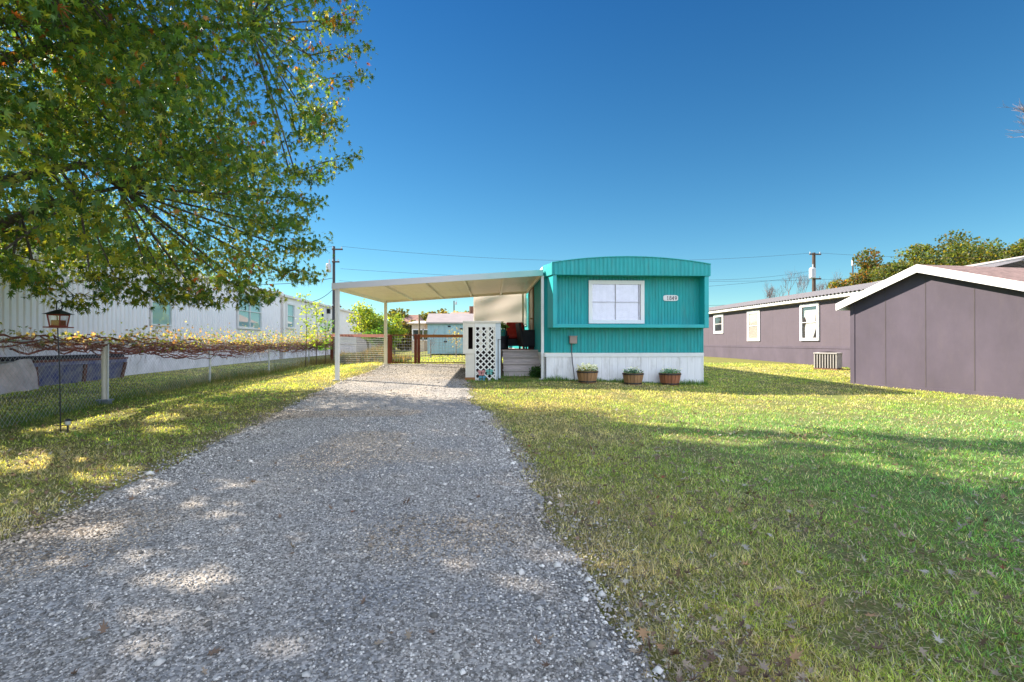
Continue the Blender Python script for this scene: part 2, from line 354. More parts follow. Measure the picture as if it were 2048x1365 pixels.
clump = vnoise(x, y, 5, 11)*.5+vnoise(x, y, 14, 12)*.5; bare = vnoise(x, y, 1.3, 13)*.55+vnoise(x, y, 3.7, 14)*.45
edged = np.minimum(np.abs(x-dl(np.clip(y, -4, YEND))), np.abs(x-dr(np.clip(y, -4, YEND))))
nearedge = np.exp(-(edged/.35)**2)
keep = lawn_ok(x, y) & (rng.random(n) < np.clip(.30+1.1*clump-2.6*np.clip(bare-.50, 0, 1)-.6*nearedge, .06, 1)) & (x > -11.4)
x, y, r_, clump, bare, nearedge = x[keep], y[keep], r_[keep], clump[keep], bare[keep], nearedge[keep]; n = len(x)
BT = np.array([[-.5, 0, 0], [.5, 0, 0], [-.32, .16, .5], [.32, .16, .5], [0, .55, .92]]); BF = np.array([[0, 1, 3], [0, 3, 2], [2, 3, 4]])
h = (.019+.027*clump)*(.7+.6*rng.random(n))*(1+.018*r_); wd = (.0024+.0007*r_)*(.8+.5*rng.random(n))
tall = rng.random(n) < .01; h = np.where(tall, h*1.9, h)
sc3 = np.stack([wd, h*rng.uniform(.4, 2.6, n), h*rng.uniform(.5, 1.1, n)], 1)
Vg, Fg = inst(BT, BF, np.stack([x, y, gz(x, y)-.002], 1), rotz(rng.uniform(0, 6.28, n)), sc3)
east = sstep(.8, 4.5, x)*sstep(11.5, 6, y); lush = np.clip(vnoise(x, y, .55, 21)*.5+vnoise(x, y, 2.1, 22)*.45+.22*east-.12*(1-east)*(x > 0)*(y < 8)-.15*nearedge+rng.normal(0, .12, n), 0, 1)
# straw by the fence; shaded near right painted bluer green, sunlit middle yellower
dry = np.array([.50, .42, .24]); grn = np.array([.17, .33, .08]); yel = np.array([.47, .46, .07])
t = sstep(.22, .52, lush)[:, None]; ye_ = np.clip(.65-.75*east, 0, 1)[:, None]; grn2 = np.array([.17, .35, .12]); c = dry*(1-t)+(grn2*(1-ye_)+yel*ye_)*t
c = np.where((lush > .72)[:, None], grn, c)
strw = rng.random(n) < .16; c = np.where(strw[:, None], np.array([.60, .54, .33]), c)*rng.uniform(.4, 1.55, (n, 1))*(.75+.5*vnoise(x, y, 6, 25))[:, None]
gm = leafmat('grass_blade', trans=.35, rough=.6)
o = fastmesh('grass', Vg, Fg, gm, col=np.repeat(c, len(BT), 0)); o['kind'] = 'stuff'

# dead thatch lying flat between the blades
n = 110000; rr = 1.5+10*rng.random(n)**1.4; aa = R(-60)+R(122)*rng.random(n); x = rr*np.sin(aa+YAW); y = rr*np.cos(aa+YAW)
kp = lawn_ok(x, y, -.05) & (rng.random(n) < .35+1.2*np.clip(vnoise(x, y, 1.3, 13)*.55+vnoise(x, y, 3.7, 14)*.45-.35, 0, 1)+.5*np.exp(-((x-1.2)/1.4)**2)); x, y, rr = x[kp], y[kp], rr[kp]; n = len(x)
Vt_, Ft_ = inst(BT, BF, np.stack([x, y, gz(x, y)+.004+.014*rng.random(n)], 1), np.einsum('nij,njk->nik', rotz(rng.uniform(0, 6.28, n)), rotx(rng.normal(0, .35, n))), np.stack([(.0028+.0007*rr)*rng.uniform(.6, 2.0, n), .035+.07*rng.random(n), .002+.012*rng.random(n)], 1))
c = np.array([(.42, .34, .22), (.30, .22, .14), (.20, .14, .10), (.50, .44, .33), (.34, .30, .25)])[rng.integers(0, 5, n)]*rng.uniform(.5, 1.3, (n, 1))
o = fastmesh('thatch', Vt_, Ft_, gm, col=np.repeat(c, len(BT), 0)); o['kind'] = 'stuff'

# fallen maple leaves
LT = np.array([[0, .30, .03], [0, 0, 0], [.26, -.03, -.05], [.15, .13, 0], [.55, .25, -.12], [.18, .31, 0], [.42, .74, -.14], [.10, .47, 0], [0, 1.0, -.16], [-.10, .47, 0], [-.42, .74, -.14], [-.18, .31, 0], [-.55, .25, -.12], [-.15, .13, 0], [-.26, -.03, -.05]])
LT = LT-np.array([0, 0, 0]); LF = np.array([[0, i, i+1 if i < 14 else 1] for i in range(1, 15)])
n = 15000; rr = 1.6+12*rng.random(n)**1.4; aa = R(-58)+R(116)*rng.random(n); x = rr*np.sin(aa+YAW); y = rr*np.cos(aa+YAW)
kp = (lawn_ok(x, y) | (rng.random(n) < .05)) & (rng.random(n) < .12+.9*np.clip(vnoise(x, y, 1.1, 31)*1.5-.45, 0, 1)*np.exp(-np.clip(x-2.5, 0, 9)/3)) & (x > -7)
x, y = x[kp], y[kp]; n = len(x)
T2 = LT.copy(); T2[:, 2] = .28*np.abs(T2[:, 0])+.25*(T2[:, 1]-.4)**2
Rm = np.einsum('nij,njk->nik', rotz(rng.uniform(0, 6.28, n)), rotx(rng.normal(0, .5, n)))
Vl, Fl = inst(T2, LF, np.stack([x, y, gz(x, y)+.032+.025*rng.random(n)], 1), Rm, np.stack([(.03+.04*rng.random(n))*rng.uniform(.5, 1, n), .03+.045*rng.random(n), (.03+.04*rng.random(n))*rng.uniform(.3, 2.6, n)], 1))
pal = np.array([[.20, .13, .09], [.30, .23, .17], [.13, .08, .055], [.24, .08, .04], [.36, .32, .27], [.36, .21, .11]]); c = pal[rng.choice(6, n, p=[.33, .27, .22, .03, .13, .02])]*rng.uniform(.7, 1.2, (n, 1))
o = fastmesh('fallen_leaves', Vl, Fl, leafmat('dead_leaf', trans=.15, rough=.7), col=np.repeat(c, len(LT), 0)); o['kind'] = 'stuff'
#@@PART2
# ================================================================ paints
TEAL = M('teal_paint', (.006, .36, .37), .5, .16, 2.0, dirt=.16, stretch=(4, 4, .5))
TEALT = M('teal_trim_paint', (.012, .40, .42), .4, .08, 2.0, dirt=.08)
SKIRT = M('white_skirt_metal', (.86, .82, .82), .5, .06, 2.0, dirt=.45, stretch=(4, 4, .5))
WHITE = M('white_trim', (.80, .77, .75), .45, .05, 3.0, dirt=.06)
CREAM = M('cream_metal', (.87, .80, .62), .4, .05, 2.0, dirt=.06)
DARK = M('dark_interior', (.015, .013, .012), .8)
GLASS = glass(); CLEAR = clearglass()
def window(fr, a0, a1, b0, b1, parent, trim=.08, th=.014, sashmat=None, kind='single', trimmat=None, c=0, backing=None, vbars=(), hbars=(.5,), panemat=None, label=None, proud=.05):
    """window part (outer frame) with pane, sash and what hangs behind the glass as sub-parts"""
    mb = MB(); t = trim
    fr.box(mb, a0, a1, b1-t, b1, c+.002, c+proud); fr.box(mb, a0, a1, b0, b0+t, c+.002, c+proud)
    fr.box(mb, a0, a0+t, b0+t, b1-t, c+.002, c+proud-.003); fr.box(mb, a1-t, a1, b0+t, b1-t, c+.002, c+proud-.003)
    w = mb.build('window', trimmat or WHITE, parent)
    if label: w['label'] = label
    s = MB()
    for v in vbars:
        x = a0+t+(a1-a0-2*t)*v; fr.box(s, x-th, x+th, b0+t, b1-t, c+.022, c+proud-.014)
    for v in hbars:
        z = b0+t+(b1-b0-2*t)*v; fr.box(s, a0+t, a1-t, z-th, z+th, c+.024, c+proud-.010)
    if s.v: s.build('sash', sashmat or trimmat or WHITE, w)
    q = MB(); fr.box(q, a0+t, a1-t, b0+t, b1-t, c+.014, c+.020); q.build('pane', panemat or GLASS, w)
    if backing:
        q = MB(); k = 14; fr_ = []
        for i in range(k+1):
            a = a0+t+(a1-a0-2*t)*i/k; fr_.append((a, .006+.004*(i % 2)))
        bb = len(q.v)
        for a, d in fr_: q.v += [tuple(fr.p(a, b0+t, c+d)), tuple(fr.p(a, b1-t, c+d))]
        for i in range(k): q.f.append((bb+2*i, bb+2*i+2, bb+2*i+3, bb+2*i+1))
        q.build('curtain_or_dark_backing', backing, w)
    return w

# ================================================================ teal mobile home
HX0, HX1, HY0, HY1 = 1.75, 6.10, 13.30, 31.0
FY = HY0-.34
home = thing('mobile_home', 'teal ribbed metal mobile home with bowed roof, white skirting and house number beside its window', 'mobile home', (HX0, HY0, gzf(HX0, HY0)))
ff = Fr((HX0, HY0, 0), (1, 0, 0), (0, -1, 0)); W = HX1-HX0
zs = atY(1250, 706, HY0).z; zl = atY(1250, 656, FY).z; zl1 = atY(1250, 649, FY).z; zf = atY(1250, 551, FY).z
zc = atY(1110, 526, FY).z; zp = atY(1240, 514, FY).z
ch = .16
def bow(a): t = (a-W/2)/(W/2); return zc+(zp-zc)*(1-t*t)
mb = MB()
ff.ribs(mb, ch, W-.02, zs, zl+.02, .095, .012)
ff.ribs(mb, ch, W-.02, zl+.0, zf+.06, .085, .012, top=None)
# chamfered corner, side walls, back wall
lf = Fr((HX0, HY1, 0), (0, -1, 0), (-1, 0, 0)); Ls = HY1-HY0
lf.ribs(mb, 0, Ls-ch, zs, zc-.02, .105, .012)
rf = Fr((HX1, HY0, 0), (0, 1, 0), (1, 0, 0)); rf.ribs(mb, 0, Ls, zs, zc-.02, .105, .012)
mb.add([(HX0, HY0+ch, zs), (HX0+ch, HY0, zs), (HX0+ch, HY0, zf), (HX0, HY0+ch, zf)], [(0, 1, 2, 3)])
mb.box(HX0+.03, HX1-.03, HY1-.05, HY1, zs, zc-.02)
mb.box(HX1-.02, HX1, HY0-.01, HY0+.05, zs, zf)
mb.build('body', TEAL, home)
mb = MB()   # projecting surround: cheeks and ledge
mb.hexa([(HX0+ch, FY, zl), (HX0+ch+.10, FY, zl), (HX0+ch+.10, HY0-.002, zl), (HX0+.06, HY0-.002, zl), (HX0+ch, FY, zf), (HX0+ch+.10, FY, zf), (HX0+ch+.10, HY0-.002, zf), (HX0+.06, HY0-.002, zf)])
mb.box(HX1-.12, HX1, FY, HY0-.002, zl, zf)
mb.box(HX0+ch+.10, HX1-.12, FY+.002, HY0-.002, zl, zl1)
mb.build('window_surround', TEALT, home, bevel=.008)
# bowed fascia
fa = Fr((HX0+ch-.03, FY-.02, 0), (1, 0, 0), (0, -1, 0)); Wf = HX1+.04-(HX0+ch-.03)
def bowf(a): t = (a-Wf/2)/(Wf/2); return zc+(zp-zc)*(1-t*t)
mb = MB(); fa.ribs(mb, 0, Wf, zf, 0, .11, .008, top=bowf)
xs0 = HX0+ch-.03
for i in range(24):
    a0, a1 = Wf*i/24, Wf*(i+1)/24
    mb.hexa([(xs0+a0, FY-.018, zf), (xs0+a1, FY-.018, zf), (xs0+a1, HY0+.05, zf), (xs0+a0, HY0+.05, zf), (xs0+a0, FY-.018, bowf(a0)-.003), (xs0+a1, FY-.018, bowf(a1)-.003), (xs0+a1, HY0+.05, bowf(a1)-.003), (xs0+a0, HY0+.05, bowf(a0)-.003)])
mb.hexa([(xs0, FY-.018, zf), (xs0+.01, FY-.018, zf), (xs0+.01, HY0, zf), (HX0-.03, HY0+.15, zf), (xs0, FY-.018, zc), (xs0+.01, FY-.018, zc), (xs0+.01, HY0, zc), (HX0-.03, HY0+.15, zc)])
mb.build('roof_fascia', TEAL, home)
mb = MB(); n_ = 24
for i in range(n_):
    a0, a1 = Wf*i/n_, Wf*(i+1)/n_; e = .018
    mb.hexa([(xs0+a0, FY-.045, bowf(a0)), (xs0+a1, FY-.045, bowf(a1)), (xs0+a1, HY0+.3, bowf(a1)), (xs0+a0, HY0+.3, bowf(a0)), (xs0+a0, FY-.045, bowf(a0)+e), (xs0+a1, FY-.045, bowf(a1)+e), (xs0+a1, HY0+.3, bowf(a1)+e), (xs0+a0, HY0+.3, bowf(a0)+e)])
mb.build('fascia_cap', TEALT, home)
mb = MB()
for i in range(n_):
    a0, a1 = W*i/n_, W*(i+1)/n_
    mb.hexa([(HX0+a0, HY0+.05, bow(a0)-.05), (HX0+a1, HY0+.05, bow(a1)-.05), (HX0+a1, HY1+.1, bow(a1)-.05), (HX0+a0, HY1+.1, bow(a0)-.05), (HX0+a0, HY0+.05, bow(a0)-.004), (HX0+a1, HY0+.05, bow(a1)-.004), (HX0+a1, HY1+.1, bow(a1)-.004), (HX0+a0, HY1+.1, bow(a0)-.004)])
mb.box(HX0-.05, HX0, HY0+.2, HY1, zc-.18, zc-.02); mb.box(HX1, HX1+.05, HY0, HY1, zc-.18, zc-.02)
mb.build('roof', M('white_roof_metal', (.62, .62, .60), .5), home)
# skirting
mb = MB(); gl = -.1
ff.ribs(mb, .03, W-.02, gl, zs-.10, .21, .010, c=.004, groove=True)
lf.ribs(mb, 0, Ls-.02, gl, zs-.10, .21, .010, c=.004, groove=True); rf.ribs(mb, 0, Ls, gl, zs-.10, .21, .010, c=.004, groove=True)
mb.build('skirting', SKIRT, home)
mb = MB(); mb.box(HX0+.0, HX1-.0, HY0-.022, HY0+.01, zs-.11, zs-.004); mb.box(HX0-.022, HX0+.01, HY0+.012, HY1, zs-.11, zs-.004); mb.box(HX1-.01, HX1+.022, HY0+.012, HY1, zs-.11, zs-.004)
mb.box(HX1-.04, HX1+.004, HY0-.012, HY0-.002, gl, zs-.112)
mb.build('skirt_band', WHITE, home, bevel=.004)
a0, b1 = ff.hit(1176.6, 561.5); a1, b0 = ff.hit(1287.3, 648.8)
SHEER = M('sheer_curtain', (.56, .50, .56), .8, .12, 6)
window(ff, a0, a1, b0+.012, b1, home, trim=.10, c=.013, backing=SHEER, vbars=(.48, .97), hbars=(.50,), panemat=CLEAR, th=.007, sashmat=M('sash_grey', (.55, .50, .54), .5), proud=.06, trimmat=M('window_trim_white', (.84, .80, .79), .4, .04))
# number plaque
a0, b1 = ff.hit(1326, 590.7); a1, b0 = ff.hit(1355.5, 602.6)
mb = MB(); cxp, czp, wp, hp = (a0+a1)/2, (b0+b1)/2, (a1-a0)/2, (b1-b0)/2; pts = []
for i in range(28):
    t = 2*math.pi*i/28; u = abs(math.cos(t))**.35*math.copysign(1, math.cos(t)); v = abs(math.sin(t))**.6*math.copysign(1, math.sin(t)); pts.append(ff.p(cxp+wp*u, czp+hp*v, .015))
mb.prism(pts, ff.n*.014); pl = mb.build('number_plaque', M('plaque_white', (.82, .78, .78), .4, .03), home)
DIG = {'1': [[(.25, .8), (.5, 1), (.5, 0)], [(.25, 0), (.75, 0)]],
       '8': [[(.5+.32*math.cos(t), .76+.24*math.sin(t)) for t in np.linspace(0, 6.283, 15)], [(.5+.40*math.cos(t), .27+.27*math.sin(t)) for t in np.linspace(0, 6.283, 15)]],
       '4': [[(.85, .28), (.05, .28), (.65, 1), (.65, 0)], [(.45, 0), (.85, 0)]],
       '9': [[(.5+.36*math.cos(t), .68+.32*math.sin(t)) for t in np.linspace(0, 6.283, 15)], [(.86, .68), (.82, .35), (.62, .08), (.25, .03)]]}
mb = MB(); hh = hp*1.25; ww = hh*.66
for i, ch_ in enumerate('1849'):
    ax = cxp-2*ww*1.08+i*ww*1.12+.03
    for st in DIG[ch_]:
        for (u0, v0), (u1, v1) in zip(st[:-1], st[1:]):
            mb.tube([ff.p(ax+u0*ww*.9, czp-hh/2+v0*hh, .031), ff.p(ax+u1*ww*.9, czp-hh/2+v1*hh, .031)], .0075, 6)
mb.build('house_number', M('number_red', (.07, .012, .02), .5), pl)
# meter box and cable
a0, b1 = ff.hit(1138, 672.7); a1, b0 = ff.hit(1152.5, 687.5)
mb = MB(); ff.box(mb, a0, a1, b0, b1, .013, .12); bx = mb.build('junction_box', M('box_tan', (.33, .25, .22), .5), home, bevel=.008)
mb = MB(); ff.box(mb, a0-.012, a1+.012, b1-.012, b1+.006, .013, .14); mb.build('lid', M('box_tan', (.33, .25, .22)), bx)
ge = ff.hit(1148, 765); am = (a0+a1)/2-.03
mb = MB(); mb.tube([ff.p(am, b0, .035), ff.p(am, b0-.25, .03), ff.p(am+.02, b0-.5, .04), ff.p(am+.06, b0-.85, .05), ff.p(ge[0], gzf(HX0+ge[0], HY0), .05)], .012, 6); mb.build('cable', M('cable_grey', (.12, .10, .11), .6), home)
# things on the side wall: door beneath the carport, small window strips
mb = MB(); lf.box(mb, Ls-3.6, Ls-2.7, zs+.10, zs+2.02, .014, .05); dr_ = mb.build('door', M('door_white', (.60, .57, .50), .5), home)
mb = MB(); lf.box(mb, Ls-3.68, Ls-3.6, zs+.10, zs+2.1, .014, .06); lf.box(mb, Ls-2.7, Ls-2.62, zs+.10, zs+2.1, .014, .06); lf.box(mb, Ls-3.6, Ls-2.7, zs+2.02, zs+2.1, .014, .06); mb.build('frame', M('door_frame_brown', (.30, .16, .09), .6), dr_)
mb = MB(); mb.tube([lf.p(Ls-2.8, zs+1.05, .05), lf.p(Ls-2.8, zs+1.05, .12)], .025, 8); mb.build('handle', M('brass', (.5, .35, .12), .3, metal=1), dr_)
window(lf, Ls-5.9, Ls-4.9, zs+.9, zs+1.9, home, trim=.07, c=.013, vbars=(.5,), hbars=())

# ================================================================ carport
z_fb = atY(668, 579, 13.4).z; z_ft = atY(664, 567, 13.4).z; z_rb = atY(1083, 552, 13.4).z; z_rt = atY(1090, 537, 13.4).z
cf, cb = 13.35, 17.9
xl0, xl1, xr = atY(663, 579, cf).x, atY(768, 607, cb).x, 1.70
port = thing('carport', 'cream metal carport roof on slim square posts leaning against the teal home', 'carport', (xl0, cf, gzf(xl0, cf)))
def zb(x): return z_fb+(z_rb-z_fb)*(x-xl0)/(xr-xl0)
def zb2(x): return z_fb+.0+(z_rb-.04-z_fb)*(x-xl1)/(xr-xl1)
th = z_ft-z_fb
sp = xr-.95
def fascia(xa, xb_): return [(xa, cf, zb(xa)), (xb_, cf, zb(xb_)), (xb_, cf+.05, zb(xb_)), (xa, cf+.05, zb(xa)), (xa, cf, zb(xa)+th), (xb_, cf, zb(xb_)+th), (xb_, cf+.05, zb(xb_)+th), (xa, cf+.05, zb(xa)+th)]
GREYW = M('fascia_greywhite', (.70, .67, .67), .45, .06, 2, dirt=.1)
m_, nt_, b_ = newmat('fascia_teal_fade'); L = nt_.links.new; tc_ = N(nt_, 'ShaderNodeTexCoord'); sx_ = N(nt_, 'ShaderNodeSeparateXYZ'); L(tc_.outputs['Object'], sx_.inputs[0])
nz_ = N(nt_, 'ShaderNodeTexNoise'); nz_.inputs['Scale'].default_value = 3; L(tc_.outputs['Object'], nz_.inputs['Vector']); ad_ = N(nt_, 'ShaderNodeMath', operation='ADD'); L(sx_.outputs['X'], ad_.inputs[0]); L(nz_.outputs['Fac'], ad_.inputs[1])
rr_ = N(nt_, 'ShaderNodeMapRange'); rr_.inputs[1].default_value = 3.4; rr_.inputs[2].default_value = 6.4; L(ad_.outputs[0], rr_.inputs[0]); cx_ = N(nt_, 'ShaderNodeMixRGB'); cx_.inputs[1].default_value = (.68, .64, .65, 1); cx_.inputs[2].default_value = (.16, .50, .46, 1); L(rr_.outputs[0], cx_.inputs[0]); L(cx_.outputs[0], b_.inputs['Base Color']); b_.inputs['Roughness'].default_value = .45  # grey white turning teal towards the right end
mb = MB(); mb.hexa(fascia(xl0, xr)); fp = mb.build('front_fascia', m_, port)
# roof pans with standing seams (real relief under the deck)
mb = MB(); npan = 20
for i in range(npan):
    u0, u1 = i/npan, (i+1)/npan
    for k, (uu0, uu1, lo) in enumerate([(u0, u0+(u1-u0)*.95, .075), (u0+(u1-u0)*.95, u1, .069)]):
        A0 = xl0+(xr-xl0)*uu0; A1 = xl0+(xr-xl0)*uu1; B0 = xl1+(xr-xl1)*uu0; B1 = xl1+(xr-xl1)*uu1
        mb.hexa([(A0, cf+.052, zb(A0)+lo), (A1, cf+.052, zb(A1)+lo), (B1, cb, zb2(B1)+lo), (B0, cb, zb2(B0)+lo), (A0, cf+.052, zb(A0)+.1), (A1, cf+.052, zb(A1)+.1), (B1, cb, zb2(B1)+.1), (B0, cb, zb2(B0)+.1)])
mb.build('roof_deck', CREAM, port)
for (pxa, pxb) in [(762, 825), (846, 884), (927, 943), (1008, 1001)]:
    xa = atY(pxa, 575, cf+.05).x; xb2 = atY(pxb, 600, cb).x; mb = MB(); hw = .035
    mb.hexa([(xa-hw, cf+.055, zb(xa)+.012), (xa+hw, cf+.055, zb(xa)+.012), (xb2+hw, cb-.052, zb2(xb2)+.012), (xb2-hw, cb-.052, zb2(xb2)+.012), (xa-hw, cf+.055, zb(xa)+.073), (xa+hw, cf+.055, zb(xa)+.073), (xb2+hw, cb-.052, zb2(xb2)+.073), (xb2-hw, cb-.052, zb2(xb2)+.073)])
    mb.build('roof_beam', CREAM, port)
mb = MB(); mb.hexa([(xl1, cb-.05, zb2(xl1)), (xr, cb-.05, zb2(xr)), (xr, cb, zb2(xr)), (xl1, cb, zb2(xl1)), (xl1, cb-.05, zb2(xl1)+.12), (xr, cb-.05, zb2(xr)+.12), (xr, cb, zb2(xr)+.12), (xl1, cb, zb2(xl1)+.12)]); mb.build('rear_beam', CREAM, port)
def beam(name, x0, x1, wd):
    mb = MB(); mb.hexa([(x0, cf+.052, zb(x0)-.002), (x0+wd, cf+.052, zb(x0)-.002), (x1+wd, cb-.052, zb2(x1)-.002), (x1, cb-.052, zb2(x1)-.002), (x0, cf+.052, zb(x0)+.125), (x0+wd, cf+.052, zb(x0)+.125), (x1+wd, cb-.052, zb2(x1)+.125), (x1, cb-.052, zb2(x1)+.125)]); mb.build(name, CREAM, port)
beam('side_beam', xl0, xl1, .09); beam('side_beam', xr-.06, xr-.04, .05)
def post(x, y, ztop, w_=.1, mat=WHITE, zb_=None):
    z0 = gzf(x, y)-.05; mb = MB(); mb.box(x, x+w_, y, y+w_, z0, ztop)
    p = mb.build('post', mat, port, bevel=.006)
    mb = MB(); mb.box(x-.05, x+w_+.05, y-.05, y+w_+.05, z0, z0+.075); mb.build('foot_plate', M('concrete_pale', (.5, .48, .44), .9), p)
post(atY(669.5, 700, cf+.05).x, cf+.06, z_fb+.01); post(atY(768.5, 700, cb-.1).x, cb-.16, z_fb+.0, mat=CREAM)
xfr = atY(1084, 650, cf+.05).x; post(xfr-.02, cf+.06, zb(xfr)+.01, .075); post(xr-.19, cb-.16, z_rb-.05, .06, CREAM)

# ================================================================ porch, screen
DZ = 1.04
WOODG = M('weathered_board', (.62, .53, .49), .85, .2, 2, .4, 60, stretch=(1.5, 12, 12))
WOODD = M('dark_deck_board', (.20, .11, .08), .85, .3, 3, .3, 40)
x0s, x1s = atY(1005, 700, 14.6).x, atY(1083, 700, 14.6).x; g0 = gzf(1, 14.3)
ys0 = 14.25
porch = thing('porch_deck', 'raised wooden porch deck with four weathered board steps at the side of the teal home', 'porch', (x0s, ys0, g0))
mb = MB(); px0 = atY(930, 700, 14.6).x
for i in range(26):
    y0 = 15.03+i*.142; mb.box(px0, 1.68, y0, y0+.135, DZ-.035, DZ)
mb.build('deck', WOODD, porch)
mb = MB(); mb.box(px0, 1.68, 15.0, 15.028, DZ-.2, DZ-.037); mb.build('rim_board', WOODG, porch)
mb = MB(); mb.box(px0, px0+.04, 15.03, 18.6, DZ-.2, DZ-.037); mb.build('rim_board', WOODG, porch)
for x in (px0+.03, 0, 1.55):
    for y in (15.05, 18.5): mb = MB(); mb.box(x+.02, x+.11, y, y+.09, .1, DZ-.037); mb.build('deck_post', WOODG, porch)
nst = 4; rise = (DZ-g0)/nst
for i in range(nst):
    y0 = ys0+.25*i; y0 = ys0+i*.2; ztop = g0+rise*(i+1)
    mb = MB(); off = -.012*i
    if i < 3: mb.box(x0s-.0, x1s, y0-.045, y0+.22, ztop-.04, ztop)
    mb.box(x0s+.02, x1s-.02, y0+.0+.002, y0+.03, g0-.05 if i == 0 else ztop-rise-.0, ztop-.042)
    if i == 3: mb.box(x0s-.0, x1s, y0-.045, y0+.19, ztop-.04, ztop-.002)
    mb.build('step', WOODG, porch, bevel=.004)
for xx in (x0s-.045, x1s+.005):
    mb = MB(); mb.prism([(xx, ys0, g0-.05), (xx, ys0+.85, g0-.05), (xx, ys0+.85, DZ-.04), (xx, ys0+.6, DZ-.04), (xx, ys0, g0+rise-.04)], (.035, 0, 0))
    mb.build('stringer', M('stringer_dark', (.10, .06, .05), .9), porch)
# red mat at the top of the steps
mb = MB(); mb.box(.95, 1.55, 15.06, 15.6, DZ+.002, DZ+.014); o = mb.build('door_mat', M('mat_red', (.28, .03, .02), .95, .3, 20), None, org=(.95, 15.06, DZ)); tag(o, 'dark red mat lying on the porch deck above the steps', 'mat')

# privacy screen box with lattice
sy = 13.35
scr = thing('privacy_screen', 'cream wooden privacy screen with diamond lattice panel and open slot beside the steps', 'screen', (atY(940, 700, sy).x, sy, gzf(-.5, sy)))
SCW = M('screen_cream', (.78, .70, .58), .7, .08, 3, dirt=.2); LATW = M('lattice_white', (.86, .81, .73), .6, .05)
fs = Fr((0, sy, 0), (1, 0, 0), (0, -1, 0))
def px2(px0, px1, py0, py1):
    a0, b1 = fs.hit(px0, py0); a1, b0 = fs.hit(px1, py1); return a0, a1, b0, b1
def fbox(mb, px0, px1, py0, py1, c0=0, c1=.04):
    a0, a1, b0, b1 = px2(px0, px1, py0, py1); fs.box(mb, a0, a1, b0, b1, c0, c1)
mb = MB()
fbox(mb, 926, 936.6, 646.5, 708, 0, .05); fbox(mb, 945.5, 950, 646.5, 708, 0, .05); fbox(mb, 936.6, 945.5, 646.5, 654.8, 0, .05); fbox(mb, 936.6, 945.5, 698.5, 708, 0, .05)
fbox(mb, 925.5, 1001.5, 642.5, 646.3, -.62, .065); fbox(mb, 926, 927.2, 646.5, 704, .052, .062)
mb.build('upper_panel', SCW, scr, bevel=.003)
mb = MB(); a0, a1, b0, b1 = px2(931, 949.5, 708.3, 755); fs.ribs(mb, a0, a1, b0, b1, .055, .008, c=.03, groove=True); fs.box(mb, a0, a1, b0, b1, -.03, .018); mb.build('lower_panel', SCW, scr)
mb = MB(); fbox(mb, 930, 950.3, 755.2, 768, -.03, .05); k = mb.build('base_board', M('orange_stained_wood', (.38, .15, .045), .8, .3, 4), scr)
mb = MB(); fbox(mb, 950.2, 952.4, 646.5, 764, 0, .04); fbox(mb, 989.5, 991.2, 646.5, 763, 0, .04); fbox(mb, 952.4, 989.5, 646.5, 655, 0, .035); fbox(mb, 952.4, 989.5, 761.5, 763.5, 0, .036)
mb.build('lattice_frame', LATW, scr)
mb = MB(); a0, a1, b0, b1 = px2(952.4, 989.5, 655, 761.5)
def clipseg(p, q):
    # clip line to rect
    d = (q[0]-p[0], q[1]-p[1]); t0, t1 = 0, 1
    for pp, qq in ((-d[0], p[0]-a0), (d[0], a1-p[0]), (-d[1], p[1]-b0), (d[1], b1-p[1])):
        if abs(pp) < 1e-9:
            if qq < 0: return None
        else:
            t = qq/pp
            if pp < 0: t0 = max(t0, t)
            else: t1 = min(t1, t)
    return None if t0 >= t1 else ((p[0]+d[0]*t0, p[1]+d[1]*t0), (p[0]+d[0]*t1, p[1]+d[1]*t1))
pit = .158; wl = .034
for sgn, cc in ((1, .012), (-1, .021)):
    k0 = -30
    for k in range(-30, 30):
        bb = b0+k*pit
        s_ = clipseg((a0-.01, bb-sgn*0-.01*sgn), (a1+.01, bb+sgn*(a1-a0)+.01*sgn)) if sgn == 1 else clipseg((a0, bb+pit*.5), (a1, bb+pit*.5-(a1-a0)))
        if not s_: continue
        (u0, v0), (u1, v1) = s_; L_n = math.hypot(u1-u0, v1-v0)
        if L_n < .03: continue
        nx_, nz_ = -(v1-v0)/L_n*wl/2, (u1-u0)/L_n*wl/2
        q = [fs.p(u0+nx_, v0+nz_, cc), fs.p(u1+nx_, v1+nz_, cc), fs.p(u1-nx_, v1-nz_, cc), fs.p(u0-nx_, v0-nz_, cc)]
        mb.prism(q, fs.n*.008)
mb.build('lattice', LATW, scr)
mb = MB()
for (p0, p1) in ((958.6, 964.8), (972.4, 978.8), (986.2, 989.4)): fbox(mb, p0, p1, 655, 703, -.02, .008)
mb.build('board', SCW, scr)
mb = MB(); fbox(mb, 991.4, 995.3, 646.5, 760, -.02, .03); fbox(mb, 997, 1001.2, 680, 757, -.02, .03); fbox(mb, 995.3, 1001.2, 646.5, 679, -.02, .03); mb.build('corner_post', M('screen_blue_white', (.58, .62, .64), .6), scr)
mb = MB(); a0, a1, b0, b1 = px2(931, 1001, 646.5, 760)
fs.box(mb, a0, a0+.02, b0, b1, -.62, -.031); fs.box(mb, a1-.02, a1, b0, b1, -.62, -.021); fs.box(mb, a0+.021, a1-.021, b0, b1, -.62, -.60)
mb.build('added_lining', M('added_dark_board', (.035, .018, .015), .9), scr)  # side and back walls added to make it dark behind the lattice
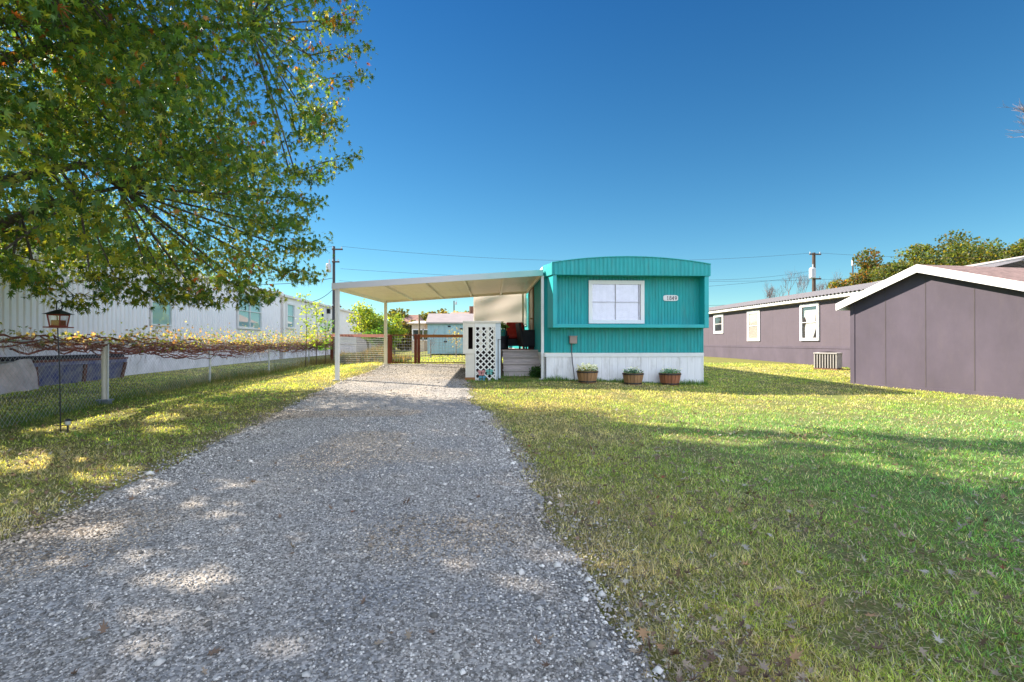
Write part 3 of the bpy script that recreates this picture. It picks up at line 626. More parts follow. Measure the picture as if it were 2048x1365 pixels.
# ornaments hanging on the lattice
def butterfly(px, py, col, label):
    a, b = fs.hit(px, py); o = thing('garden_butterfly', label, 'ornament', fs.p(a, b, .055), 'metal butterflies on the lattice'); m = M('ornament_'+label.split()[0], col, .4)
    for s in (-1, 1):
        mb = MB()
        P0 = fs.p(a, b, .05)
        for (cx_, cz_, rx, rz) in ((.05, .035, .05, .042), (.038, -.038, .038, .034)):
            mb.prism([P0+Vector((s*(cx_+rx*math.cos(t)), -.02*abs(math.cos(t)), cz_+rz*math.sin(t))) for t in np.linspace(0, 6.283, 13)[:-1]], (0, -.004, 0))
        mb.build('wing', m, o)
    mb = MB(); mb.tube([fs.p(a, b-.07, .056), fs.p(a, b+.06, .056)], [.006, .011], 6); mb.build('body', M('ornament_dark', (.03, .03, .03)), o)
butterfly(963, 746, (.55, .22, .20), 'pink metal butterfly hung low on the lattice')
butterfly(979, 744.5, (.14, .40, .33), 'mint green metal butterfly hung low on the lattice')
butterfly(965, 757, (.05, .24, .30), 'blue green metal butterfly at the foot of the lattice')

# tarp
ty = 17.96; P = [atY(947, 593, ty), atY(1053, 585, ty), atY(1053, 651.5, ty), atY(947, 651.5, ty)]
m, nt, b = newmat('tarp_white'); L = nt.links.new
b.inputs['Base Color'].default_value = (.84, .80, .80, 1); b.inputs['Roughness'].default_value = .6
tr = N(nt, 'ShaderNodeBsdfTranslucent'); tr.inputs['Color'].default_value = (.92, .86, .80, 1); mx = N(nt, 'ShaderNodeMixShader'); mx.inputs[0].default_value = .5
L(b.outputs[0], mx.inputs[1]); L(tr.outputs[0], mx.inputs[2]); L(mx.outputs[0], nt.nodes['Material Output'].inputs['Surface'])
nu, nv = 40, 24; V = []
for j in range(nv):
    for i in range(nu):
        u, v = i/(nu-1), j/(nv-1); top = P[0].lerp(P[1], u); bot = P[3].lerp(P[2], u); q = top.lerp(bot, v)
        q.y += .035*math.sin(u*9+v*3)*(1-.3*v)+.02*math.sin(v*11+u*5); q.z -= .03*(4*u*(1-u))*(1-v)*.5; V.append(tuple(q))
I, J = np.meshgrid(np.arange(nu-1), np.arange(nv-1)); a = (J*nu+I).ravel()
o = fastmesh('privacy_tarp', np.array(V), np.stack([a, a+1, a+nu+1, a+nu], 1), m, org=tuple(P[0]), smooth=True); tag(o, 'white tarp hung across the back of the porch under the carport roof', 'tarp')
s = o.modifiers.new('thick', 'SOLIDIFY'); s.thickness = .004
mb = MB(); mb.tube([P[0]+Vector((-.25, 0, .02)), P[1]+Vector((.06, 0, .02))], .018, 8); mb.build('hanging_rod', M('rod_grey', (.3, .3, .3), .4), o)

# chairs
WICK = M('black_wicker', (.012, .010, .018), .6, .5, 60, .5, 120); REDC = M('red_cushion', (.42, .025, .015), .85, .2, 8)
def armchair(x, y, rz, label, red=True):
    t = thing('armchair', label, 'chair', (x, y, DZ), 'wicker chairs on the porch', rz)
    mb = MB(); mb.box(-.33, .33, -.30, .30, .10, .34); mb.build('seat_frame', WICK, t, bevel=.02)
    for s in (-1, 1):
        mb = MB(); mb.box(s*.40-.065, s*.40+.065, -.34, .32, .08, .62); mb.build('armrest', WICK, t, bevel=.03)
    mb = MB(); mb.hexa([(-.36, .24, .1), (.36, .24, .1), (.36, .33, .1), (-.36, .33, .1), (-.36, .36, .84), (.36, .36, .84), (.36, .44, .84), (-.36, .44, .84)]); mb.build('backrest', WICK, t, bevel=.02)
    for sx in (-.4, .4):
        for sy_ in (-.28, .28):
            mb = MB(); mb.box(sx-.025, sx+.025, sy_-.025, sy_+.025, 0, .1); mb.build('leg', WICK, t)
    if red:
        mb = MB(); mb.box(-.32, .32, -.33, .2, .35, .48); mb.build('seat_cushion', REDC, t, bevel=.05)
        mb = MB(); mb.hexa([(-.31, .12, .46), (.31, .12, .46), (.31, .24, .46), (-.31, .24, .46), (-.30, .24, .92), (.30, .24, .92), (.30, .35, .92), (-.30, .35, .92)]); mb.build('back_cushion', REDC, t, bevel=.05)
    return t
armchair(atY(1032, 690, 17.0).x, 17.0, R(4), 'black wicker armchair with red cushions facing the steps')
armchair(atY(1056, 690, 16.3).x+.06, 16.15, R(95), 'black wicker armchair turned sideways against the teal wall', False)
t = thing('side_table', 'small black wicker table holding the potted plant on the porch', 'table', (atY(1004, 690, 16.4).x, 16.4, DZ))
mb = MB(); mb.lathe([(.21, 0), (.22, .03), (.19, .2), (.22, .40)], t.location, 20); mb.build('base', WICK, t)
mb = MB(); mb.lathe([(.24, .401), (.24, .43)], t.location, 20); mb.build('table_top', M('table_dark', (.02, .015, .02), .3), t)
def leafcloud(n, c, rad, size, cols, flat=1.0, shell=.5):
    d = rng.normal(0, 1, (n, 3)); d /= np.linalg.norm(d, axis=1)[:, None]; r = rng.random(n)**shell
    return np.asarray(c)+d*r[:, None]*np.asarray(rad), size*rng.uniform(.6, 1.3, n), np.asarray(cols)[rng.integers(0, len(cols), n)]*rng.uniform(.7, 1.3, (n, 1))
KT = np.array([[0, 0, 0], [.32, .4, -.06], [0, 1, -.15], [-.32, .4, -.06]]); KF = np.array([[0, 1, 2], [0, 2, 3]])
def leaves(name, pos, size, cols, parent=None, mat=None, template=(KT, KF), org=(0, 0, 0), rot=None):
    Tn, Tf = template; V, Fc = inst(Tn, Tf, pos, rotr(len(pos)) if rot is None else rot, size)
    return fastmesh(name, V, Fc, mat or leafmat('foliage'), parent, np.repeat(cols, len(Tn), 0), org)
pt = t.location+Vector((.02, 0, .431))
t2 = thing('potted_plant', 'leafy green plant in a teal pot on the small black table', 'plant', pt)
mb = MB(); mb.lathe([(.08, 0), (.12, .2), (.125, .21), (.11, .2), (.10, .18)], pt, 18); mb.build('pot', M('pot_teal', (.03, .25, .22), .4), t2)
p_, s_, c_ = leafcloud(160, pt+Vector((0, 0, .32)), (.18, .18, .14), .09, [(.08, .17, .04), (.12, .24, .05)]); leaves('foliage', p_, s_, c_, t2)
bx_ = atY(1061.5, 690, 15.9)
mb = MB(); mb.box(bx_.x-.08, bx_.x+.10, 15.8, 16.0, DZ, DZ+.22); o = mb.build('storage_box', M('maroon_box', (.09, .012, .012), .6), None, org=(bx_.x, 15.9, DZ), bevel=.01); tag(o, 'small maroon box on the porch deck beside the teal wall', 'box')
mb = MB(); mb.box(bx_.x-.09, bx_.x+.11, 15.79, 16.01, DZ+.221, DZ+.245); mb.build('lid', M('maroon_box', (.09, .012, .012), .6), o)

# shrub near the steps
p0 = Vector((atY(1077, 755, 13.9).x, 13.95, 0)); p0.z = gzf(p0.x, p0.y)
t = thing('shrub', 'dark green shrub growing between the porch steps and white post', 'shrub', p0)
p_, s_, c_ = leafcloud(900, p0+Vector((0, 0, .13)), (.27, .16, .2), .06, [(.03, .085, .02), (.05, .13, .03), (.03, .07, .03)]); p_[:, 2] = np.maximum(p_[:, 2], p0.z+.01); leaves('foliage', p_, s_, c_, t)
mb = MB()
for i in range(7): mb.tube([p0, p0+Vector((random.uniform(-.15, .15), random.uniform(-.1, .1), .2))], .005, 4)
mb.build('stem', M('stem_brown', (.12, .07, .04), .9), t)

# ================================================================ half barrel planters
def planter(px, base_py, wpx, label, hoop_top, blooms, cols, s=1.0):
    q = G(px, base_py); q.y = min(q.y, HY0-.33); q = Vector((atY(px, 765, q.y).x, q.y, gzf(atY(px, 765, q.y).x, q.y)))
    t = thing('barrel_planter', label, 'planter', q, 'half barrel planters along the skirting'); r = .235*s
    STV = M('barrel_'+('red' if 'red' in label else 'tan'), (.42, .15, .07) if 'red' in label else (.42, .22, .10), .7, .3, 5, stretch=(1, 1, .2), dirt=.2)
    mb = MB(); ns = 18
    for i in range(ns):
        a0, a1 = 2*math.pi*(i+.06)/ns, 2*math.pi*(i+.94)/ns
        def pt3(a, rr, z): return q+Vector((rr*math.cos(a), rr*math.sin(a), z))
        prof = [(.77*r, 0), (.90*r, .12*s), (r, .26*s)]
        for (ra, za), (rb, zb_) in zip(prof[:-1], prof[1:]):
            mb.hexa([pt3(a0, ra-.02, za), pt3(a0, ra, za), pt3(a1, ra, za), pt3(a1, ra-.02, za), pt3(a0, rb-.02, zb_), pt3(a0, rb, zb_), pt3(a1, rb, zb_), pt3(a1, rb-.02, zb_)])
    mb.build('staves', STV, t)
    IRON = M('barrel_iron', (.03, .022, .02), .5, .4, 10)
    for z, rr in ((.02, .80), (.225, .985)):
        mb = MB(); n_ = 28; z0, z1 = z*s, (z+.03)*s
        ring = []
        for i in range(n_):
            a = 2*math.pi*i/n_; ring.append((math.cos(a), math.sin(a)))
        for i in range(n_):
            (c0, s0), (c1, s1) = ring[i], ring[(i+1) % n_]; ro, ri = rr*r+.009, rr*r-.004
            mb.hexa([q+Vector((ri*c0, ri*s0, z0)), q+Vector((ro*c0, ro*s0, z0)), q+Vector((ro*c1, ro*s1, z0)), q+Vector((ri*c1, ri*s1, z0)), q+Vector((ri*c0, ri*s0, z1)), q+Vector((ro*c0, ro*s0, z1)), q+Vector((ro*c1, ro*s1, z1)), q+Vector((ri*c1, ri*s1, z1))])
        mb.build('hoop', IRON, t)
    mb = MB(); mb.lathe([(.85*r, .2*s), (.9*r, .235*s), (.1, .25*s)], q, 18); mb.build('soil', M('potting_soil', (.03, .02, .015), .95), t)
    p_, s_, c_ = leafcloud(420, q+Vector((0, 0, .27*s)), (r*.98, r*.9, .085*s), .05, cols, shell=.6); leaves('foliage', p_, s_, c_, t)
    if blooms:
        p_, s_, c_ = leafcloud(blooms, q+Vector((0, 0, .34*s)), (r*1.05, r*.95, .08*s), .048, [(.8, .78, .62), (.8, .8, .75)], shell=.5); leaves('blossoms', p_, s_, c_, t, leafmat('petal', trans=.2))
planter(1174.5, 766, 38, 'tan half barrel planter overflowing with white blossoms', 0, 420, [(.14, .2, .08), (.3, .32, .18)], 1.2)
planter(1266, 769.5, 38, 'tan half barrel planter with sparse blue green leaves between the two others', 0, 50, [(.10, .2, .14), (.05, .12, .08), (.2, .3, .25)], 1.16)
planter(1339.5, 769, 38, 'reddish half barrel planter full of silvery green leaves', 0, 25, [(.13, .27, .20), (.08, .18, .12), (.2, .33, .27)], 1.22)
#@@PART3
# ================================================================ brown gate and wire fence
RW = M('red_brown_stain', (.20, .045, .022), .8, .3, 4, .4, 60, stretch=(3, 3, .6), dirt=.15)
WIRE = M('galvanised_wire', (.42, .42, .42), .5, .2, 5, metal=.4)
gy = 18.35
lp = G(664, 727)
A_ = atY(779, 727, gy); A_.z = gzf(A_.x, gy); B_ = atY(834.5, 728, gy); B_.z = gzf(B_.x, gy); Cx = atY(930, 700, gy).x
rz = atY(800, 669, gy).z
def wiremesh(mb, P0, P1, z0, z1, sp=.10, r=.005, hs=.10):
    P0, P1 = Vector(P0), Vector(P1); L_ = (P1-P0).length; k = max(2, int(L_/sp))
    for i in range(k+1):
        q = P0.lerp(P1, i/k); mb.tube([(q.x, q.y, z0(q)), (q.x, q.y, z1(q))], r, 3, False)
    kk = int((z1(P0)-z0(P0))/hs)
    for j in range(kk+1):
        mb.tube([(P0.x, P0.y, z0(P0)+(z1(P0)-z0(P0))*j/kk), (P1.x, P1.y, z0(P1)+(z1(P1)-z0(P1))*j/kk)], r, 3, False)
t = thing('wire_fence', 'low red brown timber fence with welded wire running from vines to the carport post', 'fence', lp)
zt = atD(664, 674, (Vector(ray(664, 727)).normalized().dot(Vector(FW)) and (lp.x*FW[0]+lp.y*FW[1]))).z
mb = MB(); mb.box(lp.x-.07, lp.x+.07, lp.y-.07, lp.y+.07, lp.z-.1, zt); mb.build('post', RW, t, bevel=.006)
mb = MB(); mb.box(A_.x-.06, A_.x+.055, gy-.06, gy+.06, A_.z-.1, rz-.01); mb.build('post', RW, t, bevel=.006)
mb = MB(); zr = atD(664, 669, lp.x*FW[0]+lp.y*FW[1]).z
mb.hexa([(lp.x-.1, lp.y-.09, zr-.11), (A_.x, gy-.09, rz-.12), (A_.x, gy-.062, rz-.12), (lp.x-.1, lp.y-.072, zr-.11), (lp.x-.1, lp.y-.09, zr), (A_.x, gy-.09, rz), (A_.x, gy-.062, rz), (lp.x-.1, lp.y-.072, zr)]); mb.build('rail', RW, t)
mb = MB(); wiremesh(mb, (lp.x+.07, lp.y-.05, 0), (A_.x-.06, gy-.04, 0), lambda q: gzf(q.x, q.y)+.03, lambda q: (zr if q.x < -4.4 else rz)-.12, .09); mb.build('wire_mesh', WIRE, t)
t = thing('wire_gate', 'red brown framed wire gate closing the gravel drive behind the carport', 'gate', A_)
mb = MB(); mb.box(A_.x+.065, A_.x+.10, gy-.02, gy+.02, A_.z+.05, rz-.03); mb.build('gate_stile', RW, t)
for dx in (-.105, .005):
    mb = MB(); mb.box(B_.x+dx, B_.x+dx+.10, gy-.05+dx*.1, gy+.0+dx*.1, B_.z+.03, rz-.002); mb.build('gate_stile', RW, t, bevel=.005)
mb = MB(); mb.box(A_.x+.1, B_.x-.106, gy-.02, gy+.012, rz-.045, rz-.012); mb.build('gate_rail', RW, t)
mb = MB(); mb.box(B_.x+.106, Cx, gy-.03, gy+.01, rz-.115, rz-.01); mb.build('gate_rail', M('orange_brown_rail', (.40, .16, .05), .8, .25, 4), t)
mb = MB(); mb.box(A_.x+.1, B_.x-.106, gy-.015, gy+.01, A_.z+.04, A_.z+.075); mb.box(B_.x+.106, Cx, gy-.015, gy+.01, B_.z+.04, B_.z+.07); mb.build('gate_rail', RW, t)
mb = MB(); wiremesh(mb, (A_.x+.1, gy, 0), (B_.x-.1, gy, 0), lambda q: gzf(q.x, q.y)+.07, lambda q: rz-.05, .08); wiremesh(mb, (B_.x+.1, gy, 0), (Cx, gy, 0), lambda q: gzf(q.x, q.y)+.07, lambda q: rz-.1, .1); mb.build('wire_mesh', WIRE, t)
q = atY(839, 700, gy+.4); mb = MB(); z0 = gzf(q.x, q.y); mb.tube([(q.x, gy+.4, z0-.1), (q.x-.01, gy+.4, atY(839, 629, gy+.4).z)], .035, 7); o = mb.build('fence_stake', M('grey_stake', (.25, .20, .13), .9), None, org=(q.x, q.y, z0)); tag(o, 'tall thin grey stake standing behind the brown gate', 'stake')

# chain link fence along the neighbour's side
fpt = [G(-190, 905), G(210, 808), G(420, 766), G(538, 747), G(618, 730), G(664, 727)]
ftop = []
for (px, py), q in zip([(-190, 678), (206, 686), (420, 693), (538, 694.5), (618, 690), (664, 688)], fpt): ftop.append(atD(px, py, q.x*FW[0]+q.y*FW[1]).z)
t = thing('chain_link_fence', 'galvanised chain link fence overgrown with vines beside the gravel drive', 'fence', fpt[1])
GALV = M('galvanised_pipe', (.60, .61, .62), .4, .2, 6, metal=.5)
for i, (q, zt) in enumerate(zip(fpt[:5], ftop)):
    mb = MB(); r = .028; mb.tube([(q.x, q.y, q.z-.1), (q.x, q.y, zt+.02)], r, 10); mb.lathe([(r*1.2, zt+.02), (r*1.1, zt+.05), (r*.4, zt+.07)], (q.x, q.y, 0), 10); mb.build('fence_post', GALV, t)
mb = MB()
for i in range(5): mb.tube([(fpt[i].x, fpt[i].y, ftop[i]), (fpt[i+1].x, fpt[i+1].y, ftop[i+1])], .017, 8, False)
mb.build('top_rail', GALV, t)
mb = MB(); d_ = .10
for i in range(5):
    a, b = fpt[i], fpt[i+1]; L_ = (b-a).length; hh = (ftop[i]-a.z+ftop[i+1]-b.z)/2-.02; k = int((L_+hh)/d_)
    for j in range(-int(hh/d_)-1, int(L_/d_)+1):
        for sg in (1, -1):
            u0, u1 = j*d_, j*d_+hh; v0, v1 = (0, hh) if sg == 1 else (hh, 0)
            if u0 < 0: f_ = (0-u0)/hh; v0 = v0+(v1-v0)*f_; u0 = 0
            if u1 > L_: f_ = (L_-u0)/(u1-u0) if u1 > u0 else 0; v1 = v0+(v1-v0)*f_; u1 = L_
            if u1-u0 < .02: continue
            p, q = a.lerp(b, u0/L_), a.lerp(b, u1/L_)
            mb.tube([(p.x, p.y, p.z+.01+v0), (q.x, q.y, q.z+.01+v1)], .0017, 3, False)
mb.build('chain_link', GALV, t)
def along(s):   # s in 0..5 segments
    i = min(4, max(0, int(s))); f_ = s-i; q = fpt[i].lerp(fpt[i+1], f_); return q, ftop[i]+(ftop[i+1]-ftop[i])*f_
# stout pale post and its conduit at the second fence post
q = G(209, 809); t = thing('pipe_post', 'thick pale metal post with a thin conduit and metal base collar at the fence', 'post', q)
mb = MB(); mb.tube([(q.x, q.y, q.z-.05), (q.x, q.y, ftop[1]+.03)], .048, 16); mb.build('pole', M('post_cream', (.66, .60, .50), .5, .12, 5, dirt=.3), t, smooth=False)
mb = MB(); mb.tube([(q.x+.085, q.y-.02, q.z), (q.x+.085, q.y-.02, ftop[1]-.02)], .014, 8); mb.build('conduit', GALV, t)
mb = MB(); mb.box(q.x-.10, q.x+.13, q.y-.09, q.y+.08, q.z+.07, q.z+.10); mb.box(q.x-.07, q.x+.10, q.y-.07, q.y+.06, q.z-.03, q.z+.068); mb.build('base_collar', M('collar_blue_grey', (.25, .28, .36), .4, metal=.5), t)

# vines on the fence
vine = thing('climbing_vine', 'tangled half bare vine with yellow green leaves sprawling along the chain link fence', 'vine', fpt[2])
mb = MB()
for k in range(90):
    s0 = random.uniform(-.0, 4.3); ln = random.uniform(.5, 1.6); pts = []; ph = random.uniform(0, 6); off = random.uniform(-.16, .12)-(.14 if k % 3 == 0 else 0)
    for j in range(22):
        s_ = min(4.95, s0+ln*j/21); q, zt = along(s_)
        pts.append((q.x+random.uniform(-.03, .03)+.05*math.sin(j*.9+ph), q.y+random.uniform(-.03, .03), zt+off+.05*math.sin(j*.55+ph)+.03*math.sin(j*1.7+ph*2)))
    mb.tube(pts, [random.uniform(.010, .021)*(1-.03*j) for j in range(22)], 5, False)
mb.build('woody_stem', M('vine_stem', (.24, .075, .055), .85, .35, 9), vine)
mb = MB()
for k in range(2300):
    s_ = 4.97*random.random()**.75; q, zt = along(s_); up = random.random() < .62 and s_ > 1.25; 
    amt = (.10 if s_ < 1.2 else .20+.06*min(2, s_-1.2)); pts = [(q.x+random.uniform(-.14, .14), q.y+random.uniform(-.1, .1), zt+random.uniform(-.08, .05))]
    p = Vector(pts[0]); d = Vector((random.uniform(-1, 1), random.uniform(-1, 1), random.uniform(.1, 1.2) if up else random.uniform(-1.4, .3))).normalized()
    L_ = random.uniform(.3, 1.1)*amt*(1.6 if not up else 1.1)
    for j in range(4):
        p = p+d*L_/3.2; d = (d+Vector((random.uniform(-.6, .6), random.uniform(-.6, .6), random.uniform(-.7, .3)))*.7).normalized(); pts.append(tuple(p))
    mb.tube(pts, [.0045, .004, .003, .0025, .002], 3, False)
mb.build('dry_twigs', M('vine_twig_dry', (.36, .23, .17), .85, .35, 9, col2=(.20, .10, .07)), vine)
n = 5200; S = 5*rng.random(n)**.8; pos = []; sz_ = []; cc = []
for s_ in S:
    q, zt = along(min(4.97, s_)); w_ = random.random()
    if s_ < 1.15 and (w_ < .62): continue
    k = .10 if s_ < 1.2 else .17+.05*min(2.5, s_-1.2)
    pos.append((q.x+random.gauss(0, .12), q.y+random.gauss(0, .1), zt+random.gauss(k*.8, k*.75))); sz_.append(random.uniform(.035, .075)*(1.25 if s_ < 1.6 else 1))
    cc.append(random.choice([(.20, .24, .05), (.14, .20, .05), (.34, .30, .09), (.36, .22, .14), (.30, .17, .12), (.10, .16, .04), (.42, .33, .24)]))
leaves('leaves', np.array(pos), np.array(sz_), np.array(cc)*rng.uniform(.7, 1.2, (len(cc), 1)), vine, template=(LT, LF))
# weeds at the foot of the fence
n = 26000; S = rng.random(n)*5; qq = np.array([(*along(min(4.99, s))[0],) for s in S]); off = rng.normal(-.1, .32, n)
px_ = qq[:, 0]+off; py_ = qq[:, 1]+rng.normal(0, .1, n); fz = np.exp(-np.abs(off+.1)/.35)
hgt = (.07+.30*rng.random(n)**2*fz)*np.where(S < 1.6, .55, 1.0)*(1+.35*(S > 2))*(.6+.8*vnoise(px_, py_, 1.7, 41)); wd = .005+.004*rng.random(n)
Vw, Fw = inst(BT, BF, np.stack([px_, py_, gz(px_, py_)-.01], 1), rotz(rng.uniform(0, 6.28, n)), np.stack([wd, hgt*rng.uniform(.3, 1, n), hgt], 1))
k_ = rng.random(n)+.35*(vnoise(px_, py_, .8, 42)-.5)+.12*(S-2.5)
c = np.where((k_ > .72)[:, None], np.array([.38, .28, .14]), np.where((k_ > .35)[:, None], np.array([.16, .18, .05]), np.array([.07, .14, .035])))*rng.uniform(.7, 1.2, (n, 1))
o = fastmesh('tall_weeds', Vw, Fw, gm, col=np.repeat(c, len(BT), 0)); o['kind'] = 'stuff'

# dry brush behind the wire fence
n = 15000; xx = rng.uniform(-8.5, -2.9, n); yy_ = np.interp(xx, [lp.x, A_.x], [lp.y, gy])+.35+3.0*rng.random(n); xx = np.where(xx < lp.x, lp.x+rng.random(n)*(A_.x-lp.x), xx); yy_ = np.interp(xx, [lp.x, A_.x], [lp.y, gy])+.35+3.0*rng.random(n); dn = vnoise(xx, yy_, .9, 81)
h = (.22+.5*rng.random(n)**1.5)*(.35+dn)*np.where(xx > -4.2, .55, 1); Vw, Fw = inst(BT, BF, np.stack([xx, yy_, gz(xx, yy_)-.01], 1), rotz(rng.uniform(0, 6.28, n)), np.stack([.014+.012*rng.random(n), h*.45, h], 1))
kk = rng.random(n)+.6*(vnoise(xx, yy_, .6, 82)-.5); c = np.where((kk > .5)[:, None], np.array([.24, .16, .09]), np.array([.06, .12, .035]))*rng.uniform(.4, 1.3, (n, 1)); o = fastmesh('dry_brush', Vw, Fw, gm, col=np.repeat(c, len(BT), 0)); o['kind'] = 'stuff'
# longer grass where the mower does not reach: along skirting, screen and steps
n = 5200; xx = np.concatenate([rng.uniform(1.7, 6.15, 3400), rng.uniform(-1.0, 1.75, 1300), rng.uniform(6.1, 6.3, 500)]); yy_ = np.concatenate([13.22-np.abs(rng.normal(0, .10, 3400)), 13.15-np.abs(rng.normal(0, .15, 1300))+.9*(rng.random(1300) < .35), rng.uniform(13.2, 20, 500)])
_k = (xx > dr(yy_)+.03) | (yy_ > 13.9); xx, yy_ = xx[_k], yy_[_k]; _k = ~((xx < .4) & (yy_ > 13.4)); xx, yy_ = xx[_k], yy_[_k]; n = len(xx)
h = (.05+.13*rng.random(n)**2)*(.4+1.1*vnoise(xx, yy_, 2.3, 44)); Vw, Fw = inst(BT, BF, np.stack([xx, yy_, gz(xx, yy_)-.01], 1), rotz(rng.uniform(0, 6.28, n)), np.stack([.008+.006*rng.random(n), h*.7, h], 1))
c = np.array([(.10, .20, .05), (.16, .25, .06), (.07, .16, .05)])[rng.integers(0, 3, n)]*rng.uniform(.6, 1.3, (n, 1)); o = fastmesh('unmown_grass', Vw, Fw, gm, col=np.repeat(c, len(BT), 0)); o['kind'] = 'stuff'

# ================================================================ bird feeder, path light
q = G(122, 866); D0 = q.x*FW[0]+q.y*FW[1]; top = atD(113, 600, D0)
t = thing('bird_feeder_pole', 'thin black crook pole leaning slightly in the shaded grass', 'pole', q)
BLK = M('black_iron', (.012, .012, .018), .45)
pts = [q+Vector((0, 0, -.1)), q.lerp(top, .5)+Vector((.012, 0, 0)), top-Vector((0, 0, .10))]; hk = []
for i in range(9):
    a = math.pi*(1-i/8); hk.append(top+Vector((.035+.035*math.cos(a), 0, -.06+.05*math.sin(a))))
hk += [top+Vector((.075, 0, -.10)), top+Vector((.06, 0, -.15)), top+Vector((.05, 0, -.155)), top+Vector((.045, 0, -.13))]
mb = MB(); mb.tube(pts+hk, .0075, 8); mb.build('rod', BLK, t)
mb = MB(); mb.tube([q+Vector((-.08, 0, .10)), q+Vector((.0, 0, .10)), q+Vector((.08, 0, .10))], .006, 6); mb.build('foot_bar', BLK, t)
lc = atD(117, 641, D0-.02); fb = lc
t = thing('bird_feeder', 'reddish lantern shaped bird feeder with black roof hanging from the black pole', 'bird feeder', fb)
def pyr(mb, c, w0, w1, z0, z1): mb.hexa([c+Vector((-w0, -w0, z0)), c+Vector((w0, -w0, z0)), c+Vector((w0, w0, z0)), c+Vector((-w0, w0, z0)), c+Vector((-w1, -w1, z1)), c+Vector((w1, -w1, z1)), c+Vector((w1, w1, z1)), c+Vector((-w1, w1, z1))])
mb = MB(); pyr(mb, fb, .125, .11, .082, .09); pyr(mb, fb, .105, .02, .0901, .145); mb.build('roof', BLK, t)
mb = MB(); mb.tube([fb+Vector((0, 0, .145)), fb+Vector((0, 0, .17)), top+Vector((.05, 0, -.155))], .004, 6); mb.build('hanger', BLK, t)
RB = M('feeder_red', (.28, .05, .03), .5, .2, 8)
mb = MB(); pyr(mb, fb, .115, .115, -.105, -.09); pyr(mb, fb, .07, .07, -.0899, -.075); mb.build('tray', RB, t)
mb = MB()
for sx, sy_ in ((-1, -1), (1, -1), (1, 1), (-1, 1)):
    mb.tube([fb+Vector((.064*sx, .064*sy_, -.088)), fb+Vector((.083*sx, .083*sy_, .082))], .009, 5)
for i in range(4):
    a = i*math.pi/2; u = Vector((math.cos(a), math.sin(a), 0)); v = Vector((-u.y, u.x, 0)); mb.tube([fb+u*.066-v*.06+Vector((0, 0, -.08)), fb+u*.066+v*.06+Vector((0, 0, -.08))], .008, 5); mb.tube([fb+u*.082-v*.075+Vector((0, 0, .074)), fb+u*.082+v*.075+Vector((0, 0, .074))], .009, 5)
mb.build('cage', RB, t)
mb = MB(); pyr(mb, fb, .055, .055, -.088, .0); mb.build('seed', M('bird_seed', (.35, .12, .05), .9, .5, 90), t)
mb = MB(); pyr(mb, fb, .060, .076, -.074, .078); mb.build('glass_wall', CLEAR, t)
q = G(136, 867); t = thing('path_light', 'small solar stake light with dark cap standing next to the crook pole', 'light', q)
mb = MB(); mb.tube([q+Vector((0, 0, -.05)), q+Vector((0, 0, .11))], .011, 8); mb.build('stake', BLK, t)
mb = MB(); mb.lathe([(.014, .11), (.03, .125), (.034, .165), (.034, .17)], q, 14); mb.build('lens', M('frosted_lens', (.55, .52, .45), .3), t)
mb = MB(); mb.lathe([(.046, .171), (.044, .182), (.02, .197)], q, 14); mb.build('cap', BLK, t)

# ================================================================ left houses
LX = -11.6
def ribm(name, col, **k): return M(name, col, .5, .05, 2.0, dirt=.12, stretch=(4, 4, .4), **k)
GREYRIB = ribm('pale_ribbed_metal', (.86, .81, .81)); PALE = ribm('pale_siding', (.86, .82, .78))
ROOFW = M('weathered_pink_roof', (.50, .38, .37), .6, .15, 1.5, dirt=.2)
LF_ = Fr((LX, 0, 0), (0, 1, 0), (1, 0, 0))
ze = atX(529, 581, LX).z; zsk = E-.05
ysplit = atX(560, 600, LX).y; yend = atX(713, 618, LX).y
def longhouse(name, label, ya, yb, mat, pitch, depth, zbot, zeave, skm):
    t = thing(name, label, 'mobile home', (LX, ya, .1)); ztp = zeave
    mb = MB(); LF_.ribs(mb, ya, yb, zbot, ztp, pitch, depth); mb.box(LX-4.3, LX-.001, ya, ya+.02, zbot, ztp+.2); mb.box(LX-4.3, LX-.001, yb-.02, yb, zbot, ztp+.2); mb.box(LX-4.32, LX-4.3, ya, yb, zbot, ztp); mb.build('wall', mat, t)
    mb = MB(); V_ = [(LX+.12, ya-.15, ztp), (LX-2.15, ya-.15, ztp+.5), (LX-4.45, ya-.15, ztp), (LX-2.15, ya-.15, ztp+.42), ]
    mb.prism([(LX+.14, ya-.15, ztp-.02), (LX+.14, ya-.15, ztp+.04), (LX-2.15, ya-.15, ztp+.56), (LX-4.45, ya-.15, ztp+.04), (LX-4.45, ya-.15, ztp-.02), (LX-2.15, ya-.15, ztp+.46)], (0, yb-ya+.3, 0)); mb.build('roof', ROOFW, t)
    mb = MB(); LF_.box(mb, ya-.15, yb+.15, ztp-.10, ztp+.03, .142, .16); mb.build('gutter', WHITE, t)
    mb = MB(); LF_.ribs(mb, ya, yb, -.1, zbot-.06, .4, .012, c=-.03, groove=True); mb.box(LX-4.2, LX-.05, ya+.05, yb-.05, -.1, zbot); mb.build('skirting', skm, t)
    mb = MB(); LF_.box(mb, ya, yb, zbot-.07, zbot+.03, -.02, .02); mb.build('skirt_rail', skm, t)
    return t
SKL = M('skirt_pale_lilac', (.88, .82, .85), .7, .15, 1.5, dirt=.25)
h1 = longhouse('mobile_home', 'long pale ribbed metal home behind the vine covered chain link fence', 3.0, ysplit, GREYRIB, .19, .035, zsk, ze, SKL)
h2 = longhouse('mobile_home', 'smooth pale home with a white door, farther along behind the saplings', ysplit+.5, yend, PALE, .6, .006, zsk, ze-.02, SKL)
